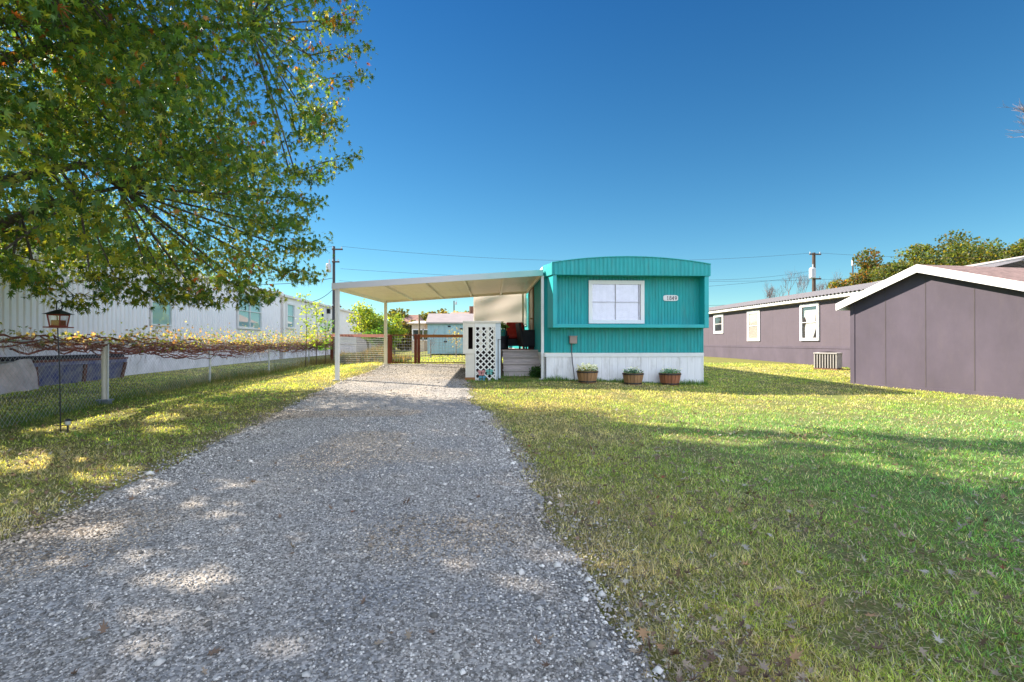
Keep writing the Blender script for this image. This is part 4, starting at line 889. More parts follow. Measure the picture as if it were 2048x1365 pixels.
def lwin(px0, px1, py0, py1, parent, **k):
    a0, b1 = LF_.hit(px0, py0); a1, _ = LF_.hit(px1, py1); _, b0 = LF_.hit((px0+px1)/2, py1); return window(LF_, a0, a1, b0, LF_.hit((px0+px1)/2, py0)[1], parent, **k)
REFLECTGL = glass('window_glass_reflection', (.24, .40, .40), .02)  # teal pane colour stands in for the reflected teal home
lwin(298, 340, 556, 652, h1, trim=.05, c=.02, panemat=REFLECTGL, hbars=(.48,), proud=.07)
lwin(472, 520, 588, 659, h1, trim=.07, c=.02, panemat=REFLECTGL, vbars=(.5,), hbars=(.5,), proud=.09)
lwin(570.5, 587, 607, 658, h2, trim=.10, c=.01, panemat=REFLECTGL, proud=.1)
a0, b1 = LF_.hit(637, 615); a1, b0 = LF_.hit(650, 664)
mb = MB(); LF_.box(mb, a0, a1, b0, b1, .01, .06); d = mb.build('door', WHITE, h2)
mb = MB(); LF_.box(mb, a0+.5, a1-.5, b0+1.1, b1-.3, .061, .07); mb.build('pane', GLASS, d)
a, b = LF_.hit(654, 621)
mb = MB(); LF_.box(mb, a-.1, a+.15, b-.25, b+.1, .0, .22); mb.build('porch_lamp', BLK, h2)
# third roof beyond
t = thing('house', 'low grey roofed house seen past the end of the smooth pale home', 'house', (-11.5, 52, .3))
mb = MB(); mb.box(-15.5, -10.9, 51, 60, .2, 3.0); mb.build('wall', M('lilac_wall', (.36, .34, .36), .8), t)
mb = MB(); mb.prism([(-10.6, 50.7, 3.0), (-13.2, 50.7, 4.3), (-15.9, 50.7, 3.0)], (0, 9.6, 0)); mb.build('roof', M('brown_grey_roof', (.25, .19, .16), .9), t)

# blue rusty bin leaning by the wall
by = 12.6
q0 = G(80, 780); 
ax = LX+.45
BL = M('rusty_blue_paint', (.05, .06, .27), .6, .3, 4.5, .3, 30, dirt=.7, col2=(.32, .31, .38)); RUST = M('rust_pink', (.22, .09, .08), .8, .3, 6)
bf = Fr((ax, 0, 0), (0, 1, 0), (1, 0, 0))
(a0, _), (a1, _) = bf.hit(60, 740), bf.hit(243, 740); zt = bf.hit(150, 718)[1]; zg = .05
t = thing('metal_bin', 'blue rusty metal bin with flared sides against the pale skirting behind the fence', 'bin', (ax, a0, zg))
mb = MB()
def quadbin(mb, A0, A1, B0, B1, cc0, cc1, in0, in1):
    mb.hexa([bf.p(A0+in0, B0, -.35), bf.p(A1-in1, B0, -.35), bf.p(A1-in1, B0, cc0), bf.p(A0+in0, B0, cc0), bf.p(A0, B1, -.35), bf.p(A1, B1, -.35), bf.p(A1, B1, cc1), bf.p(A0, B1, cc1)])
quadbin(mb, a0, a1, zg-.05, zt-.16, -.15, .10, .35, -.15); mb.build('body', BL, t)
mb = MB(); quadbin(mb, a0-.04, a1+.04, zt-.155, zt-.06, .13, .14, 0, 0); mb.build('rim', BL, t)
mb = MB(); quadbin(mb, a0-.06, a1+.06, zt-.058, zt, .16, .17, 0, 0); mb.build('rim_edge', RUST, t)
mb = MB(); quadbin(mb, a0-.7, a1+.02, zt+.002, zt+.10, .08, .05, 0, 0); mb.build('lid', M('black_lid', (.02, .012, .02), .8), t)
for u in (0.0, .5, 1.0):
    aa_ = a0+(a1-a0)*u; ins = .35-.2*u; mb = MB(); mb.hexa([bf.p(aa_+ins-.05, zg-.05, -.14), bf.p(aa_+ins+.05, zg-.05, -.14), bf.p(aa_+ins+.05, zg-.05, -.10), bf.p(aa_+ins-.05, zg-.05, -.10), bf.p(aa_-.05, zt-.16, .10), bf.p(aa_+.05, zt-.16, .10), bf.p(aa_+.05, zt-.16, .15), bf.p(aa_-.05, zt-.16, .15)]); mb.build('rib', RUST, t)
# pale sheet of loose skirting leaning next to the bin
a0_, a1_ = bf.hit(-60, 740)[0], bf.hit(52, 740)[0]; nu, nv = 26, 12; V = []
for j in range(nv):
    for i in range(nu):
        u, v = i/(nu-1), j/(nv-1); p = bf.p(a0_+(a1_-a0_)*u+.12*v*(1-u)*0, zg-.05+(zt+.05-zg)*v, .30*(1-v)+.12+.04*math.sin(u*11+v*2)+.03*math.sin(v*6+u*4)); p.z -= .05*math.sin(u*5)*v; V.append(tuple(p))
I, J = np.meshgrid(np.arange(nu-1), np.arange(nv-1)); a = (J*nu+I).ravel()
o = fastmesh('loose_sheet', np.array(V), np.stack([a, a+1, a+nu+1, a+nu], 1), M('loose_sheet_pink', (.60, .49, .49), .8, .2, 3, dirt=.4), org=(ax+.3, a0_, zg), smooth=True); tag(o, 'pale pinkish loose sheet slumped against the wall next to the blue bin', 'sheet'); m_ = o.modifiers.new('thick', 'SOLIDIFY'); m_.thickness = .02

# ================================================================ back yard shed and far houses
BLUE = M('pale_blue_panel', (.36, .50, .56), .6, .06, 2, dirt=.3, stretch=(3, 3, .6))
sy2 = 27.5; q = atY(855, 706, sy2); zg2 = gzf(q.x+1, sy2)
sf = Fr((q.x, sy2, 0), (1, 0, 0), (0, -1, 0)); z0 = sf.hit(900, 706.5)[1]; z1 = sf.hit(900, 647.5)[1]; wS = 3.6
t = thing('garden_shed', 'pale blue metal shed with grey roof standing in the sunny back yard', 'shed', (q.x, sy2, z0))
mb = MB(); sf.ribs(mb, 0, wS, z0-.05, z1, .30, .012, groove=True); mb.box(q.x, q.x+wS, sy2+.01, sy2+2.6, z0-.05, z1); mb.build('wall', BLUE, t)
mb = MB(); mb.prism([(q.x-.08, sy2-.12, z1-.02), (q.x-.08, sy2-.12, z1+.06), (q.x-.08, sy2+1.3, z1+.62), (q.x-.08, sy2+2.7, z1+.06), (q.x-.08, sy2+2.7, z1-.02)], (wS+.16, 0, 0)); mb.build('roof', M('shed_roof_grey', (.34, .285, .27), .6, .1, 2), t)
mb = MB(); sf.box(mb, 1.0, 2.9, z0+.02, z1-.12, .003, .03); d = mb.build('door', BLUE, t)
mb = MB(); sf.box(mb, 1.93, 1.95, z0+.04, z1-.14, .031, .034); mb.build('door_gap', DARK, d)
for (a, z) in ((1.1, .12), (1.75, .25), (.9, .95)):
    mb = MB(); sf.box(mb, a, a+.16, z1-z-.08, z1-z, .031, .045); mb.build('hinge', BLK, d)
def farhouse(px0, px1, pyt, pyb, y, label, rcol, wcol, dep=7, rise=1.3, name='house', eave=.45, asp=None):
    A, B = atY(px0, pyb, y), atY(px1, pyb, y); zt_, ze_ = atY(px0, pyt, y+dep/2).z, atY(px0, pyb, y).z
    t = thing(name, label, 'house', (A.x, y, gzf(A.x, y)))
    mb = MB(); mb.box(A.x+eave, B.x-eave, y+.3, y+dep, gzf(A.x, y)-.2, ze_); mb.build('wall', M('wall_'+str(abs(hash(wcol)) % 9999), wcol, .8), t)
    mb = MB(); hip = .6
    mb.add([(A.x, y, ze_), (B.x, y, ze_), (B.x, y+dep, ze_), (A.x, y+dep, ze_), (A.x+hip, y+dep/2, zt_), (B.x-hip, y+dep/2, zt_)], [(0, 1, 5, 4), (1, 2, 5), (2, 3, 4, 5), (3, 0, 4), (0, 3, 2, 1)])
    mb.build('roof', M('roof_'+label.split()[0], rcol, .9, .2, 4), t)
    f_ = Fr((A.x, y+.3, 0), (1, 0, 0), (0, -1, 0)); W_ = B.x-A.x
    for u in (.25, .7): window(f_, W_*u, W_*u+1.0, ze_-1.5, ze_-.5, t, hbars=(.5,))
    return t
hb = farhouse(883, 990, 625, 641, 40, 'brown roofed house rising directly behind the pale blue shed', (.42, .26, .20), (.50, .42, .36))
mb = MB()
for px in (941, 946): p = atY(px, 613, 43); mb.tube([(p.x, 43, 2.5), (p.x, 43, p.z)], .11, 8)
mb.build('chimney_pipe', M('pipe_brown', (.25, .13, .08), .8), hb)
farhouse(797, 842, 630, 645, 62, 'small rusty roofed house under the far trees beyond the gate', (.30, .16, .12), (.3, .26, .24))
farhouse(812, 858, 642, 647, 44, 'low cream building with flat roof between the blue shed and gate', (.52, .46, .42), (.60, .50, .38), dep=4)
# ================================================================ right side: grey homes
GREY = M('grey_lilac_paint', (.086, .068, .094), .75, .16, 1.0, .1, 30, dirt=.06, stretch=(1, 1, .6))
GREYL = M('grey_long_wall', (.097, .076, .097), .75, .08, 1.0, .1, 30, dirt=.05)
RX = 15.5
rfm = Fr((RX, 0, 0), (0, -1, 0), (-1, 0, 0))     # a = -y
ye = E+(atX(1520, 612, RX).z-E); ze = atX(1500, 619, RX).z
ya, yb = 15.5, 44.0
t = thing('mobile_home', 'long grey lilac home with three white framed windows beyond the sunny lawn', 'mobile home', (RX, ya, .2)); rh = t
mb = MB(); rfm.ribs(mb, -yb, -ya, E-.26, ze, 1.25, .006, groove=True); mb.box(RX+.01, RX+4.6, ya, yb, -.1, ze); mb.build('wall', GREYL, t)
mb = MB(); rfm.box(mb, -yb, -ya, -.1, E-.262, -.01, .012); mb.build('skirting', GREY, t)
mb = MB(); rfm.box(mb, -yb, -ya, E-.262, E-.16, .0, .03); mb.build('skirt_board', GREY, t)
mb = MB(); n_ = int((yb-ya+.4)/.23)
prof_ = []
for i in range(n_+1):
    y = ya-.2+(yb-ya+.4)*i/n_
    for dy, dz in ((0, 0), (.05, .035), (.11, .035), (.16, 0)): prof_.append((y+dy, dz))
b = len(mb.v)
for y, dz in prof_: mb.v += [(RX-.34, y, ze+.17+dz), (RX+2.3, y, ze+.17+dz+.62), (RX+4.9, y, ze+.17+dz)]
for i in range(len(prof_)-1):
    for k in (0, 1): mb.f.append((b+3*i+k, b+3*i+3+k, b+3*i+4+k, b+3*i+1+k))
mb.build('roof', M('taupe_metal_roof', (.23, .205, .195), .5, .06, 2), t)
mb = MB(); rfm.box(mb, -yb-.2, -ya+.2, ze+.015, ze+.155, .24, .27); mb.box(RX-.24, RX+4.8, ya-.2, yb+.2, ze+.002, ze+.03); mb.build('eave_trim', WHITE, t)
mb = MB(); rfm.box(mb, -yb, -ya, ze-.18, ze-.12, .006, .022); mb.build('trim_board', GREYL, t)
def rwin(px0, px1, py0, py1, lab=None, **k):
    a0, b1 = rfm.hit(px0, py0); a1, _ = rfm.hit(px1, py1); b0 = rfm.hit((px0+px1)/2, py1)[1]; b1 = rfm.hit((px0+px1)/2, py0)[1]
    return window(rfm, a0, a1, b0, b1, rh, **k)
BLIND = M('blind_tan', (.56, .51, .44), .7, .2, 20); CURT = M('curtain_white', (.75, .74, .70), .7, .1, 8)
rwin(1428.5, 1447.5, 629.5, 667.5, trim=.16, backing=None, hbars=(.5,), panemat=GLASS, proud=.05)
rwin(1495.5, 1520.5, 622, 682.5, trim=.15, backing=BLIND, panemat=CLEAR)
rw = rwin(1602, 1639.5, 608, 682, trim=.13, backing=DARK, panemat=CLEAR, proud=.07)  # near black sheet behind the pane stands in for the unlit room
(ca0, cb1), (ca1, cb0) = rfm.hit(1608, 622), rfm.hit(1634, 676)
mb = MB(); pr = [(.12, 0), (.1, .35), (.22, .62), (.05, .8), (.08, 1), (.95, 1), (.9, .6), (.98, .42), (.8, .12), (.7, 0)]
mb.prism([rfm.p(ca0+(ca1-ca0)*u_, cb0+(cb1-cb0)*v_, .0105) for u_, v_ in pr], rfm.n*.002); mb.build('drape', CURT, rw)
# air conditioner
q = G(1659, 741); sA = .80
t = thing('air_conditioner', 'grey louvred air conditioning unit on the grass beside the long grey wall', 'air conditioner', q+Vector((.30, .5, 0)), rotz=R(40))
ORG[t.name] = Vector(); hA = atD(1659, 706, q.x*FW[0]+q.y*FW[1]).z-q.z
ACM = M('ac_beige', (.50, .46, .43), .5, .06, 3, dirt=.1)
mb = MB(); mb.box(-.36, .36, -.36, .36, .06, hA-.05); mb.build('coil', M('coil_dark', (.04, .03, .03), .6), t)
for a in range(4):
    c_, s_ = math.cos(a*math.pi/2), math.sin(a*math.pi/2); mb = MB()
    for k in range(9):
        u = -.37+.74*k/8; p = [(u-.018, .372), (u+.018, .372), (u+.018, .395), (u-.018, .395)]; pts = [(x*c_-y*s_, x*s_+y*c_) for x, y in p]
        mb.hexa([(x, y, .07) for x, y in pts]+[(x, y, hA-.06) for x, y in pts])
    mb.build('louvre_panel', ACM, t)
mb = MB(); mb.box(-.41, .41, -.41, .41, hA-.055, hA); mb.build('top_cover', ACM, t, bevel=.01)
mb = MB(); mb.lathe([(.30, 0), (.30, .02), (.05, .05)], (0, 0, hA+.001), 20); mb.build('fan_guard', M('coil_dark', (.04, .03, .03)), t)
mb = MB(); mb.box(-.41, .41, -.41, .41, -.02, .055); mb.build('base', M('rust_base', (.28, .14, .09), .9), t)
mb = MB(); rfm.box(mb, -(q.y+.1), -(q.y-.12), E-.42, E-.20, .031, .12); mb.build('electrical_box', WHITE, rh)

# gabled grey shed house at the right
P0 = G(1702, 768); P1d = G(2048, 800)
u = Vector((P1d.x-P0.x, P1d.y-P0.y, 0)).normalized(); nrm = Vector((-u.y, u.x, 0)); 
if nrm.dot(Vector((-P0.x, -P0.y, 0))) < 0: nrm = -nrm
gf = Fr((P0.x, P0.y, 0), u, nrm)
ext = Vector((RT[0]*.985+FW[0]*.17, RT[1]*.985+FW[1]*.17, 0)).normalized(); gf_n = Fr(gf.P+nrm*.17, u, nrm)
ap, zap = gf.hit(1836.6, 545.6); zl_ = gf.hit(1702, 619)[1]; aL, zLf = gf_n.hit(1675, 607); aPk, zPk = gf_n.hit(1835, 529); aR, zRf = gf_n.hit(2058, 566); Wg = aR-.12; ap = aPk
def rk(a): return zLf+(zPk-zLf)*(a-aL)/(aPk-aL) if a < aPk else zPk+(zRf-zPk)*(a-aPk)/(aR-aPk)
def roofz(a, zedge, zapx): return rk(a)-.13
zr_ = rk(Wg)-.12; zap = rk(ap)-.12; zl_ = rk(0)-.12
dep = 6.0
t = thing('grey_outbuilding', 'grey lilac gabled outbuilding with tall white fascia and brown shingle roof', 'shed', (P0.x, P0.y, .1)); gb = t
mb = MB()
mb.prism([gf.p(0, -.0+.0, 0), gf.p(Wg, 0, 0), gf.p(Wg, zr_, 0), gf.p(ap, zap, 0), gf.p(0, zl_, 0)], ext*dep)
mb.build('wall', GREY, t)
mb = MB(); seams = [gf.hit(px, 680)[0] for px in (1771, 1851, 1949)]
for a in seams: gf.box(mb, a-.008, a+.008, .14, roofz(a, zl_, zap)-.05, .001, .005)
mb.build('panel_seams', M('seam_dark', (.09, .075, .08), .9), t)
mb = MB(); gf.box(mb, -.01, Wg, .02, .15, .003, .022); gf.box(mb, -.012, .10, .152, zl_-.02, .003, .016); mb.build('trim_board', GREY, t)
# roof with rake fascia
SHN = M('brown_shingle', (.27, .17, .145), .95, .35, 6, .8, 30, stretch=(1, 1, 3)); FWH = M('fascia_white', (.82, .80, .78), .45, .04, dirt=.08)
ov = .17
for side in (0, 1):
    aE = aL if side == 0 else aR
    def quad(z0, z1, c0, c1, useext):
        fr4 = [gf.p(aE, rk(aE)+z0, c1), gf.p(ap, rk(ap)+z0, c1)]
        bk = [p+ext*(dep+.6) for p in (fr4[1], fr4[0])] if useext else [gf.p(ap, rk(ap)+z0, c0), gf.p(aE, rk(aE)+z0, c0)]
        lo = fr4+bk; return lo+[p+Vector((0, 0, z1-z0)) for p in lo]
    mb = MB(); mb.hexa(quad(-.09, -.005, 0, ov, True)); mb.build('roof', SHN, t)
    mb = MB(); e = .003*side; mb.hexa(quad(-.195, .0, ov+.001, ov+.028+e, False)); mb.build('rake_fascia', FWH, t)
    mb = MB(); o1 = gf.p(aE-(.03 if side == 0 else -.002), rk(aE)-.20, ov+.03); w1 = u*.028; l1 = ext*(dep+.5); z1_ = Vector((0, 0, .19)); mb.hexa([o1, o1+w1, o1+w1+l1, o1+l1, o1+z1_, o1+w1+z1_, o1+w1+l1+z1_, o1+l1+z1_]); mb.build('eave_fascia', FWH, t)
# gable house farther behind at the right edge
t = thing('house', 'dark grey gabled house rising behind the brown shingle roof of the outbuilding', 'house', (26, 18, .1))
f2 = Fr(atD(1920, 700, 22), (RT[0]*.96+FW[0]*.0, RT[1]*.96, 0), (-FW[0], -FW[1], 0)); f2.P.z = 0
zA = f2.hit(1945, 533)[1]; aA = f2.hit(1945, 533)[0]; aB, zB = f2.hit(2048, 514)
sl2 = (zB-zA)/(aB-aA); aC = aA+5.5; zC = zA+sl2*5.5
mb = MB(); mb.prism([f2.p(aA+.4, 0, 0), f2.p(2*aC-aA-.4, 0, 0), f2.p(2*aC-aA-.4, zA, 0), f2.p(aC, zC-.1, 0), f2.p(aA+.4, zA, 0)], -f2.n*9); mb.build('wall', GREY, t)
for s in (0, 1):
    aE = aA if s == 0 else 2*aC-aA; mb = MB(); mb.hexa([f2.p(aE, zA-.10, .06), f2.p(aC, zC-.10, .06), f2.p(aC, zC-.10, -9), f2.p(aE, zA-.10, -9), f2.p(aE, zA, .06), f2.p(aC, zC, .06), f2.p(aC, zC, -9), f2.p(aE, zA, -9)]); mb.build('roof', M('tan_roof_edge', (.50, .42, .38), .8), t)

# ================================================================ poles and wires
WOODP = M('pole_wood', (.10, .065, .045), .9, .3, 4, stretch=(4, 4, .4)); TRF = M('transformer_grey', (.50, .50, .50), .5, .1)
WM = M('wire_dark', (.03, .03, .035), .6)
def pole(px, pyt, D, label, trans=None, arms=(), r=.13, mat=None):
    T = atD(px, pyt, D); z0 = gzf(T.x, T.y)
    t = thing('utility_pole', label, 'utility pole', (T.x, T.y, z0), 'utility poles behind the homes')
    mb = MB(); mb.tube([(T.x, T.y, z0-.2), (T.x, T.y, T.z)], [r, r*.72], 10); mb.build('shaft', mat or WOODP, t)
    for (dz, wl_, wr_) in arms:
        mb = MB(); mb.box(T.x-wl_, T.x+wr_, T.y-.05-r, T.y+.05-r, T.z-dz-.05, T.z-dz+.05); a_ = mb.build('crossarm', WOODP, t)
        for x in (T.x-wl_+.05, T.x+wr_-.1):
            mb = MB(); mb.tube([(x, T.y-r, T.z-dz+.05), (x, T.y-r, T.z-dz+.2)], .04, 6); mb.build('insulator', TRF, a_)
    if trans:
        px_, pyc, hpx, wpx = trans; c_ = atD(px_, pyc, D-.25); hh_ = hpx*D/1000/2; rr_ = wpx*D/1000/2
        mb = MB(); mb.lathe([(rr_*.9, -hh_), (rr_, -hh_*.9), (rr_, hh_*.8), (rr_*.7, hh_)], c_, 14); tt_ = mb.build('transformer', TRF, t)
        mb = MB(); mb.tube([c_+Vector((.05, 0, hh_)), c_+Vector((.05, 0, hh_+.3))], .05, 6); mb.build('bushing', TRF, tt_)
    return T
T1 = pole(667.5, 493, 38, 'utility pole with small transformer rising behind the carport corner', (657, 536, 17, 10), ((.25, .1, .7), (1.2, .1, .45), (4.6, .1, .6)), mat=M('pole_dark', (.05, .05, .055), .8))
T2p = pole(1628, 506, 42, 'brown utility pole with pale transformer behind the long grey home', (1625, 546.5, 21, 12), ((.15, .5, .5), (2.2, .1, .5)), r=.18)
T3 = pole(908, 602, 85, 'tiny far utility pole above the brown roofed house', (912, 607, 5, 4), ())
T4 = pole(1706, 517, 60, 'white capped pole partly hidden by the oak trees on the grey home side', (1706, 526, 12, 5), (), r=.1)
def wire(A, B, sag, label, r=.009):
    A, B = Vector(A), Vector(B); pts = []
    for i in range(25):
        u_ = i/24; p = A.lerp(B, u_); p.z -= sag*4*u_*(1-u_); pts.append(p)
    mb = MB(); mb.tube(pts, r, 4, False); o = mb.build('power_line', WM, None, org=A); tag(o, label, 'power line', 'power lines'); return o
wire(T1+Vector((.6, 0, 0)), T2p, .9, 'topmost power line strung between the two tall utility poles')
wire(T1+Vector((.5, 0, -1.7)), atD(2300, 560, 44)+Vector((0, 0, 2)), 1.5, 'middle power line passing behind the teal roof')
wire(T1+Vector((.4, 0, -2.6)), T2p+Vector((0, 0, -1.9)), 1.1, 'lower power line running behind the teal roof to the transformer')
wire(T2p+Vector((0, 0, -1.5)), atD(1380, 560, 40), .25, 'slack line dropping from the brown pole toward the teal home')
wire(T2p+Vector((0, 0, -3.6)), atD(1350, 612, 34), .25, 'lowest line dropping from the brown pole behind the grey roof')
wire(T1, atD(-400, 430, 24), 1.2, 'power line rising from the dark pole into the maple crown')
wire(T1+Vector((0, 0, -2.4)), atD(300, 545, 30), .6, 'service line from the dark pole to the ribbed pale home', .018)
wire(T1+Vector((0, 0, -3.2)), atD(560, 585, 30), .8, 'sagging service line just above the smooth pale home', .022)
wire(T2p+Vector((.4, 0, 0)), atD(2600, 470, 30), .8, 'power line leading from the brown pole over the oak trees')

# ================================================================ trees
BARK = M('bark_brown', (.10, .075, .055), .95, .3, 6, .8, 25, stretch=(3, 3, .7)); BARKG = M('bark_bare_grey', (.26, .20, .19), .9, .2, 5)
QT = np.array([[-.45, 0, 0], [.45, 0, .05], [.4, .9, -.08], [-.4, .9, .04]]); QF = np.array([[0, 1, 2], [0, 2, 3]])
def tree(name, label, cat, px, pytop, D, rad, cols, n, lsize, zb_frac=.15, nb=26, group=None, trunk=.22, squash=.8, seed=0):
    T = atD(px, pytop, D); x0, y0 = T.x, T.y; z0 = gzf(x0, y0); H = T.z-z0; r2 = np.random.default_rng(seed+int(px))
    t = thing(name, label, cat, (x0, y0, z0), group)
    cz = z0+H*(zb_frac+1)/2; rz_ = H*(1-zb_frac)/2
    d = r2.normal(0, 1, (nb, 3)); d /= np.linalg.norm(d, axis=1)[:, None]; bc = np.array([x0, y0, cz])+d*(r2.random(nb)**.45)[:, None]*np.array([rad*.78, rad*.78, rz_*.80])
    br = r2.uniform(.22, .42, nb)*min(rad, rz_)
    which = r2.integers(0, nb, n); dd = r2.normal(0, 1, (n, 3)); dd /= np.linalg.norm(dd, axis=1)[:, None]
    pos = bc[which]+dd*(br[which]*(r2.random(n)**.4))[:, None]*np.array([1, 1, squash]); pos += r2.normal(0, lsize*.4, (n, 3))
    pos[:, 2] = np.maximum(pos[:, 2], z0+.05); c = np.asarray(cols)[r2.integers(0, len(cols), n)]*r2.uniform(.65, 1.3, (n, 1))*(r2.uniform(.75, 1.2, nb)[which])[:, None]
    leaves('crown', pos, lsize*r2.uniform(.6, 1.3, n), c, t, template=(QT, QF) if D > 30 else (KT, KF))
    mb = MB(); mb.tube([(x0, y0, z0-.2), (x0+.05, y0, z0+H*.35), (x0, y0, cz)], [trunk, trunk*.75, trunk*.4], 8)
    for i in range(min(nb, 12)): mb.tube([(x0, y0, z0+H*(.2+.02*i)), tuple(bc[i]*.5+np.array([x0, y0, z0+H*.4])*.5), tuple(bc[i])], [trunk*.4, trunk*.25, .02], 5)
    mb.build('trunk', BARK, t); return t
OAK = [(.085, .12, .03), (.065, .095, .03), (.11, .13, .035), (.14, .12, .03)]
tree('oak_tree', 'rounded dense oak at the low end of the oak row beside the white capped pole', 'tree', 1722, 497, 50, 3.3, OAK+[(.26, .12, .03)], 17000, .17, .1, 30, 'oaks behind the grey homes', seed=1)
tree('oak_tree', 'middle oak whose crown shows over the peak of the outbuilding', 'tree', 1790, 505, 47, 3.2, OAK, 17000, .17, .1, 30, 'oaks behind the grey homes', seed=2)
tree('oak_tree', 'tallest broad oak behind the brown shingle roof', 'tree', 1905, 447, 46, 4.6, OAK, 26000, .17, .1, 44, 'oaks behind the grey homes', seed=3)
tree('oak_tree', 'big oak at the picture edge behind the dark gabled house', 'tree', 2030, 452, 44, 4.4, OAK, 22000, .17, .1, 40, 'oaks behind the grey homes', seed=4)
tree('yellow_green_tree', 'bright yellow green young tree behind the carport roof and wire fence', 'tree', 735, 596, 27, 1.2, [(.20, .28, .05), (.32, .34, .05), (.15, .22, .05)], 3200, .13, .15, 24, seed=5, trunk=.07)
tree('green_shrub_tree', 'yellow green bush hanging over the red brown fence beside the carport post', 'tree', 788, 626, 27, 1.0, [(.20, .28, .05), (.28, .32, .05), (.10, .18, .04)], 1800, .13, .1, 16, seed=6, trunk=.06)
tree('green_shrub_tree', 'dark green leafy shrub between yellow tree and carport back post', 'tree', 757, 632, 25, .8, [(.06, .14, .03), (.09, .18, .04)], 1500, .12, .05, 14, seed=7, trunk=.05)
for px, pt_, D, rd, lab, tone in [(700, 612, 60, 3.4, 'olive tree showing between pale home and carport post', 0), (785, 612, 66, 4.2, 'olive tree behind the carport back post', 0), (815, 640, 58, 2.4, 'low brown tree above the gate top rail', 1), (858, 622, 70, 3.8, 'dark olive tree over the low cream building', 0), (882, 616, 72, 3.6, 'round grey olive tree next to the tiny far pole', 1), (925, 612, 80, 3.6, 'brown purple tree beside the chimney pipes', 2), (952, 618, 78, 3.4, 'olive tree partly hidden by the white tarp', 0)]:
    cs = [[(.13, .13, .035), (.10, .11, .035)], [(.19, .15, .05), (.12, .11, .04)], [(.24, .17, .12), (.16, .13, .06)]][tone]
    tree('far_tree', lab, 'tree', px, pt_, D, rd, cs, 2600, .36, .05, 16, 'far trees beyond the back yards', seed=px)
# belt of far trees so that the horizon is closed off from any side
n = 30000; u_ = rng.uniform(-1, 1, n)*R(85); Dw = 110+30*rng.random(n); xx = Dw*np.sin(u_); yy_ = Dw*np.cos(u_); hm = 2.3+2.6*vnoise(u_*30, u_*0, 1, 51)+1.0*vnoise(u_*90, u_*0, 1, 52)
p_ = np.stack([xx, yy_, .3+hm*rng.random(n)**.7], 1); c = np.array([(.11, .12, .04), (.15, .14, .05), (.09, .10, .04)])[rng.integers(0, 3, n)]*rng.uniform(.7, 1.2, (n, 1))
V, Fc = inst(QT, QF, p_, rotr(n), .8*rng.uniform(.7, 1.4, n)); o = fastmesh('far_woods', V, Fc, leafmat('foliage'), col=np.repeat(c, 4, 0)); o['kind'] = 'stuff'
def grow(mb, p, d, L_, r, depth, spread=.55, up=.15, rr=random):
    k = 3; pts = [p]; q = p
    for i in range(k): d = (d+Vector((rr.uniform(-.2, .2), rr.uniform(-.2, .2), rr.uniform(-.1, .2)))).normalized(); q = q+d*L_/k; pts.append(q)
    mb.tube(pts, [r*(1-.35*i/k) for i in range(k+1)], 5 if r > .03 else 3, False)
    if depth == 0: return
    for i in range(rr.choice([2, 3, 3])):
        nd = (d+Vector((rr.uniform(-1, 1), rr.uniform(-1, 1), rr.uniform(-.5, .9)))*spread+Vector((0, 0, up))).normalized(); grow(mb, pts[rr.choice([2, 3])], nd, L_*rr.uniform(.62, .85), r*.62, depth-1, spread, up, rr)
def baretree(px, pyt, D, label, seed, depth=7):
    T = atD(px, pyt, D); z0 = gzf(T.x, T.y); H = T.z-z0; rr = random.Random(seed); t = thing('bare_tree', label, 'tree', (T.x, T.y, z0), 'bare winter trees')
    mb = MB(); grow(mb, Vector((T.x, T.y, z0+H*.28)), Vector((0, 0, 1)), H*.24, .10, depth, .6, .15, rr); mb.build('crown', BARKG, t)
    mb = MB(); mb.tube([(T.x, T.y, z0-.2), (T.x, T.y, z0+H*.28)], [.15, .11], 7); mb.build('trunk', BARKG, t)
baretree(1592, 545, 56, 'bare twiggy tree between the brown pole and long grey roof', 3)
baretree(1545, 560, 58, 'pale bare tree low over the long grey roof', 4)
baretree(1650, 552, 60, 'bare tree on the oak side of the brown utility pole', 8)
baretree(1437, 598, 62, 'small bare tree close to the teal corner', 5, 5)
# bare branch reaching in from outside at upper right
rr = random.Random(11); B0 = atD(2330, 330, 9.0); t = thing('leafless_tree', 'leafless tree outside the view whose thin twigs reach in against the blue sky', 'tree', (B0.x+1.5, B0.y, gzf(B0.x+1.5, B0.y)))
mb = MB(); bx0, byy = B0.x+1.5, B0.y; mb.tube([(bx0, byy, -.1), (bx0+.1, byy, 2.5), (bx0, byy, 5.5), (bx0-.2, byy, 7)], [.16, .13, .08, .04], 9); mb.build('trunk', BARKG, t)
mb = MB(); Ba = Vector((bx0, byy, B0.z-.9)); tips = [atD(2068, 228, 9.0), atD(2075, 262, 9.2)]
for k, tp in enumerate(tips):
    mb.tube([Ba, Ba.lerp(tp, .5)+Vector((0, 0, .25)), tp], [.04, .02, .008], 5, False)
    for j in range(5): grow(mb, tp+Vector((.0, 0, 0)), Vector((-1, rr.uniform(-.3, .3), rr.uniform(-.4, .5))).normalized(), rr.uniform(.16, .30), .006, 2, .7, .0, rr)
for k in range(7): grow(mb, Vector((bx0, byy, 3.6+.5*k)), Vector((math.cos(k*2.3)*.8+.55, math.sin(k*2.3), .5)).normalized(), 1.2, .035, 4, .6, .1, rr)
mb.build('branches', BARKG, t)
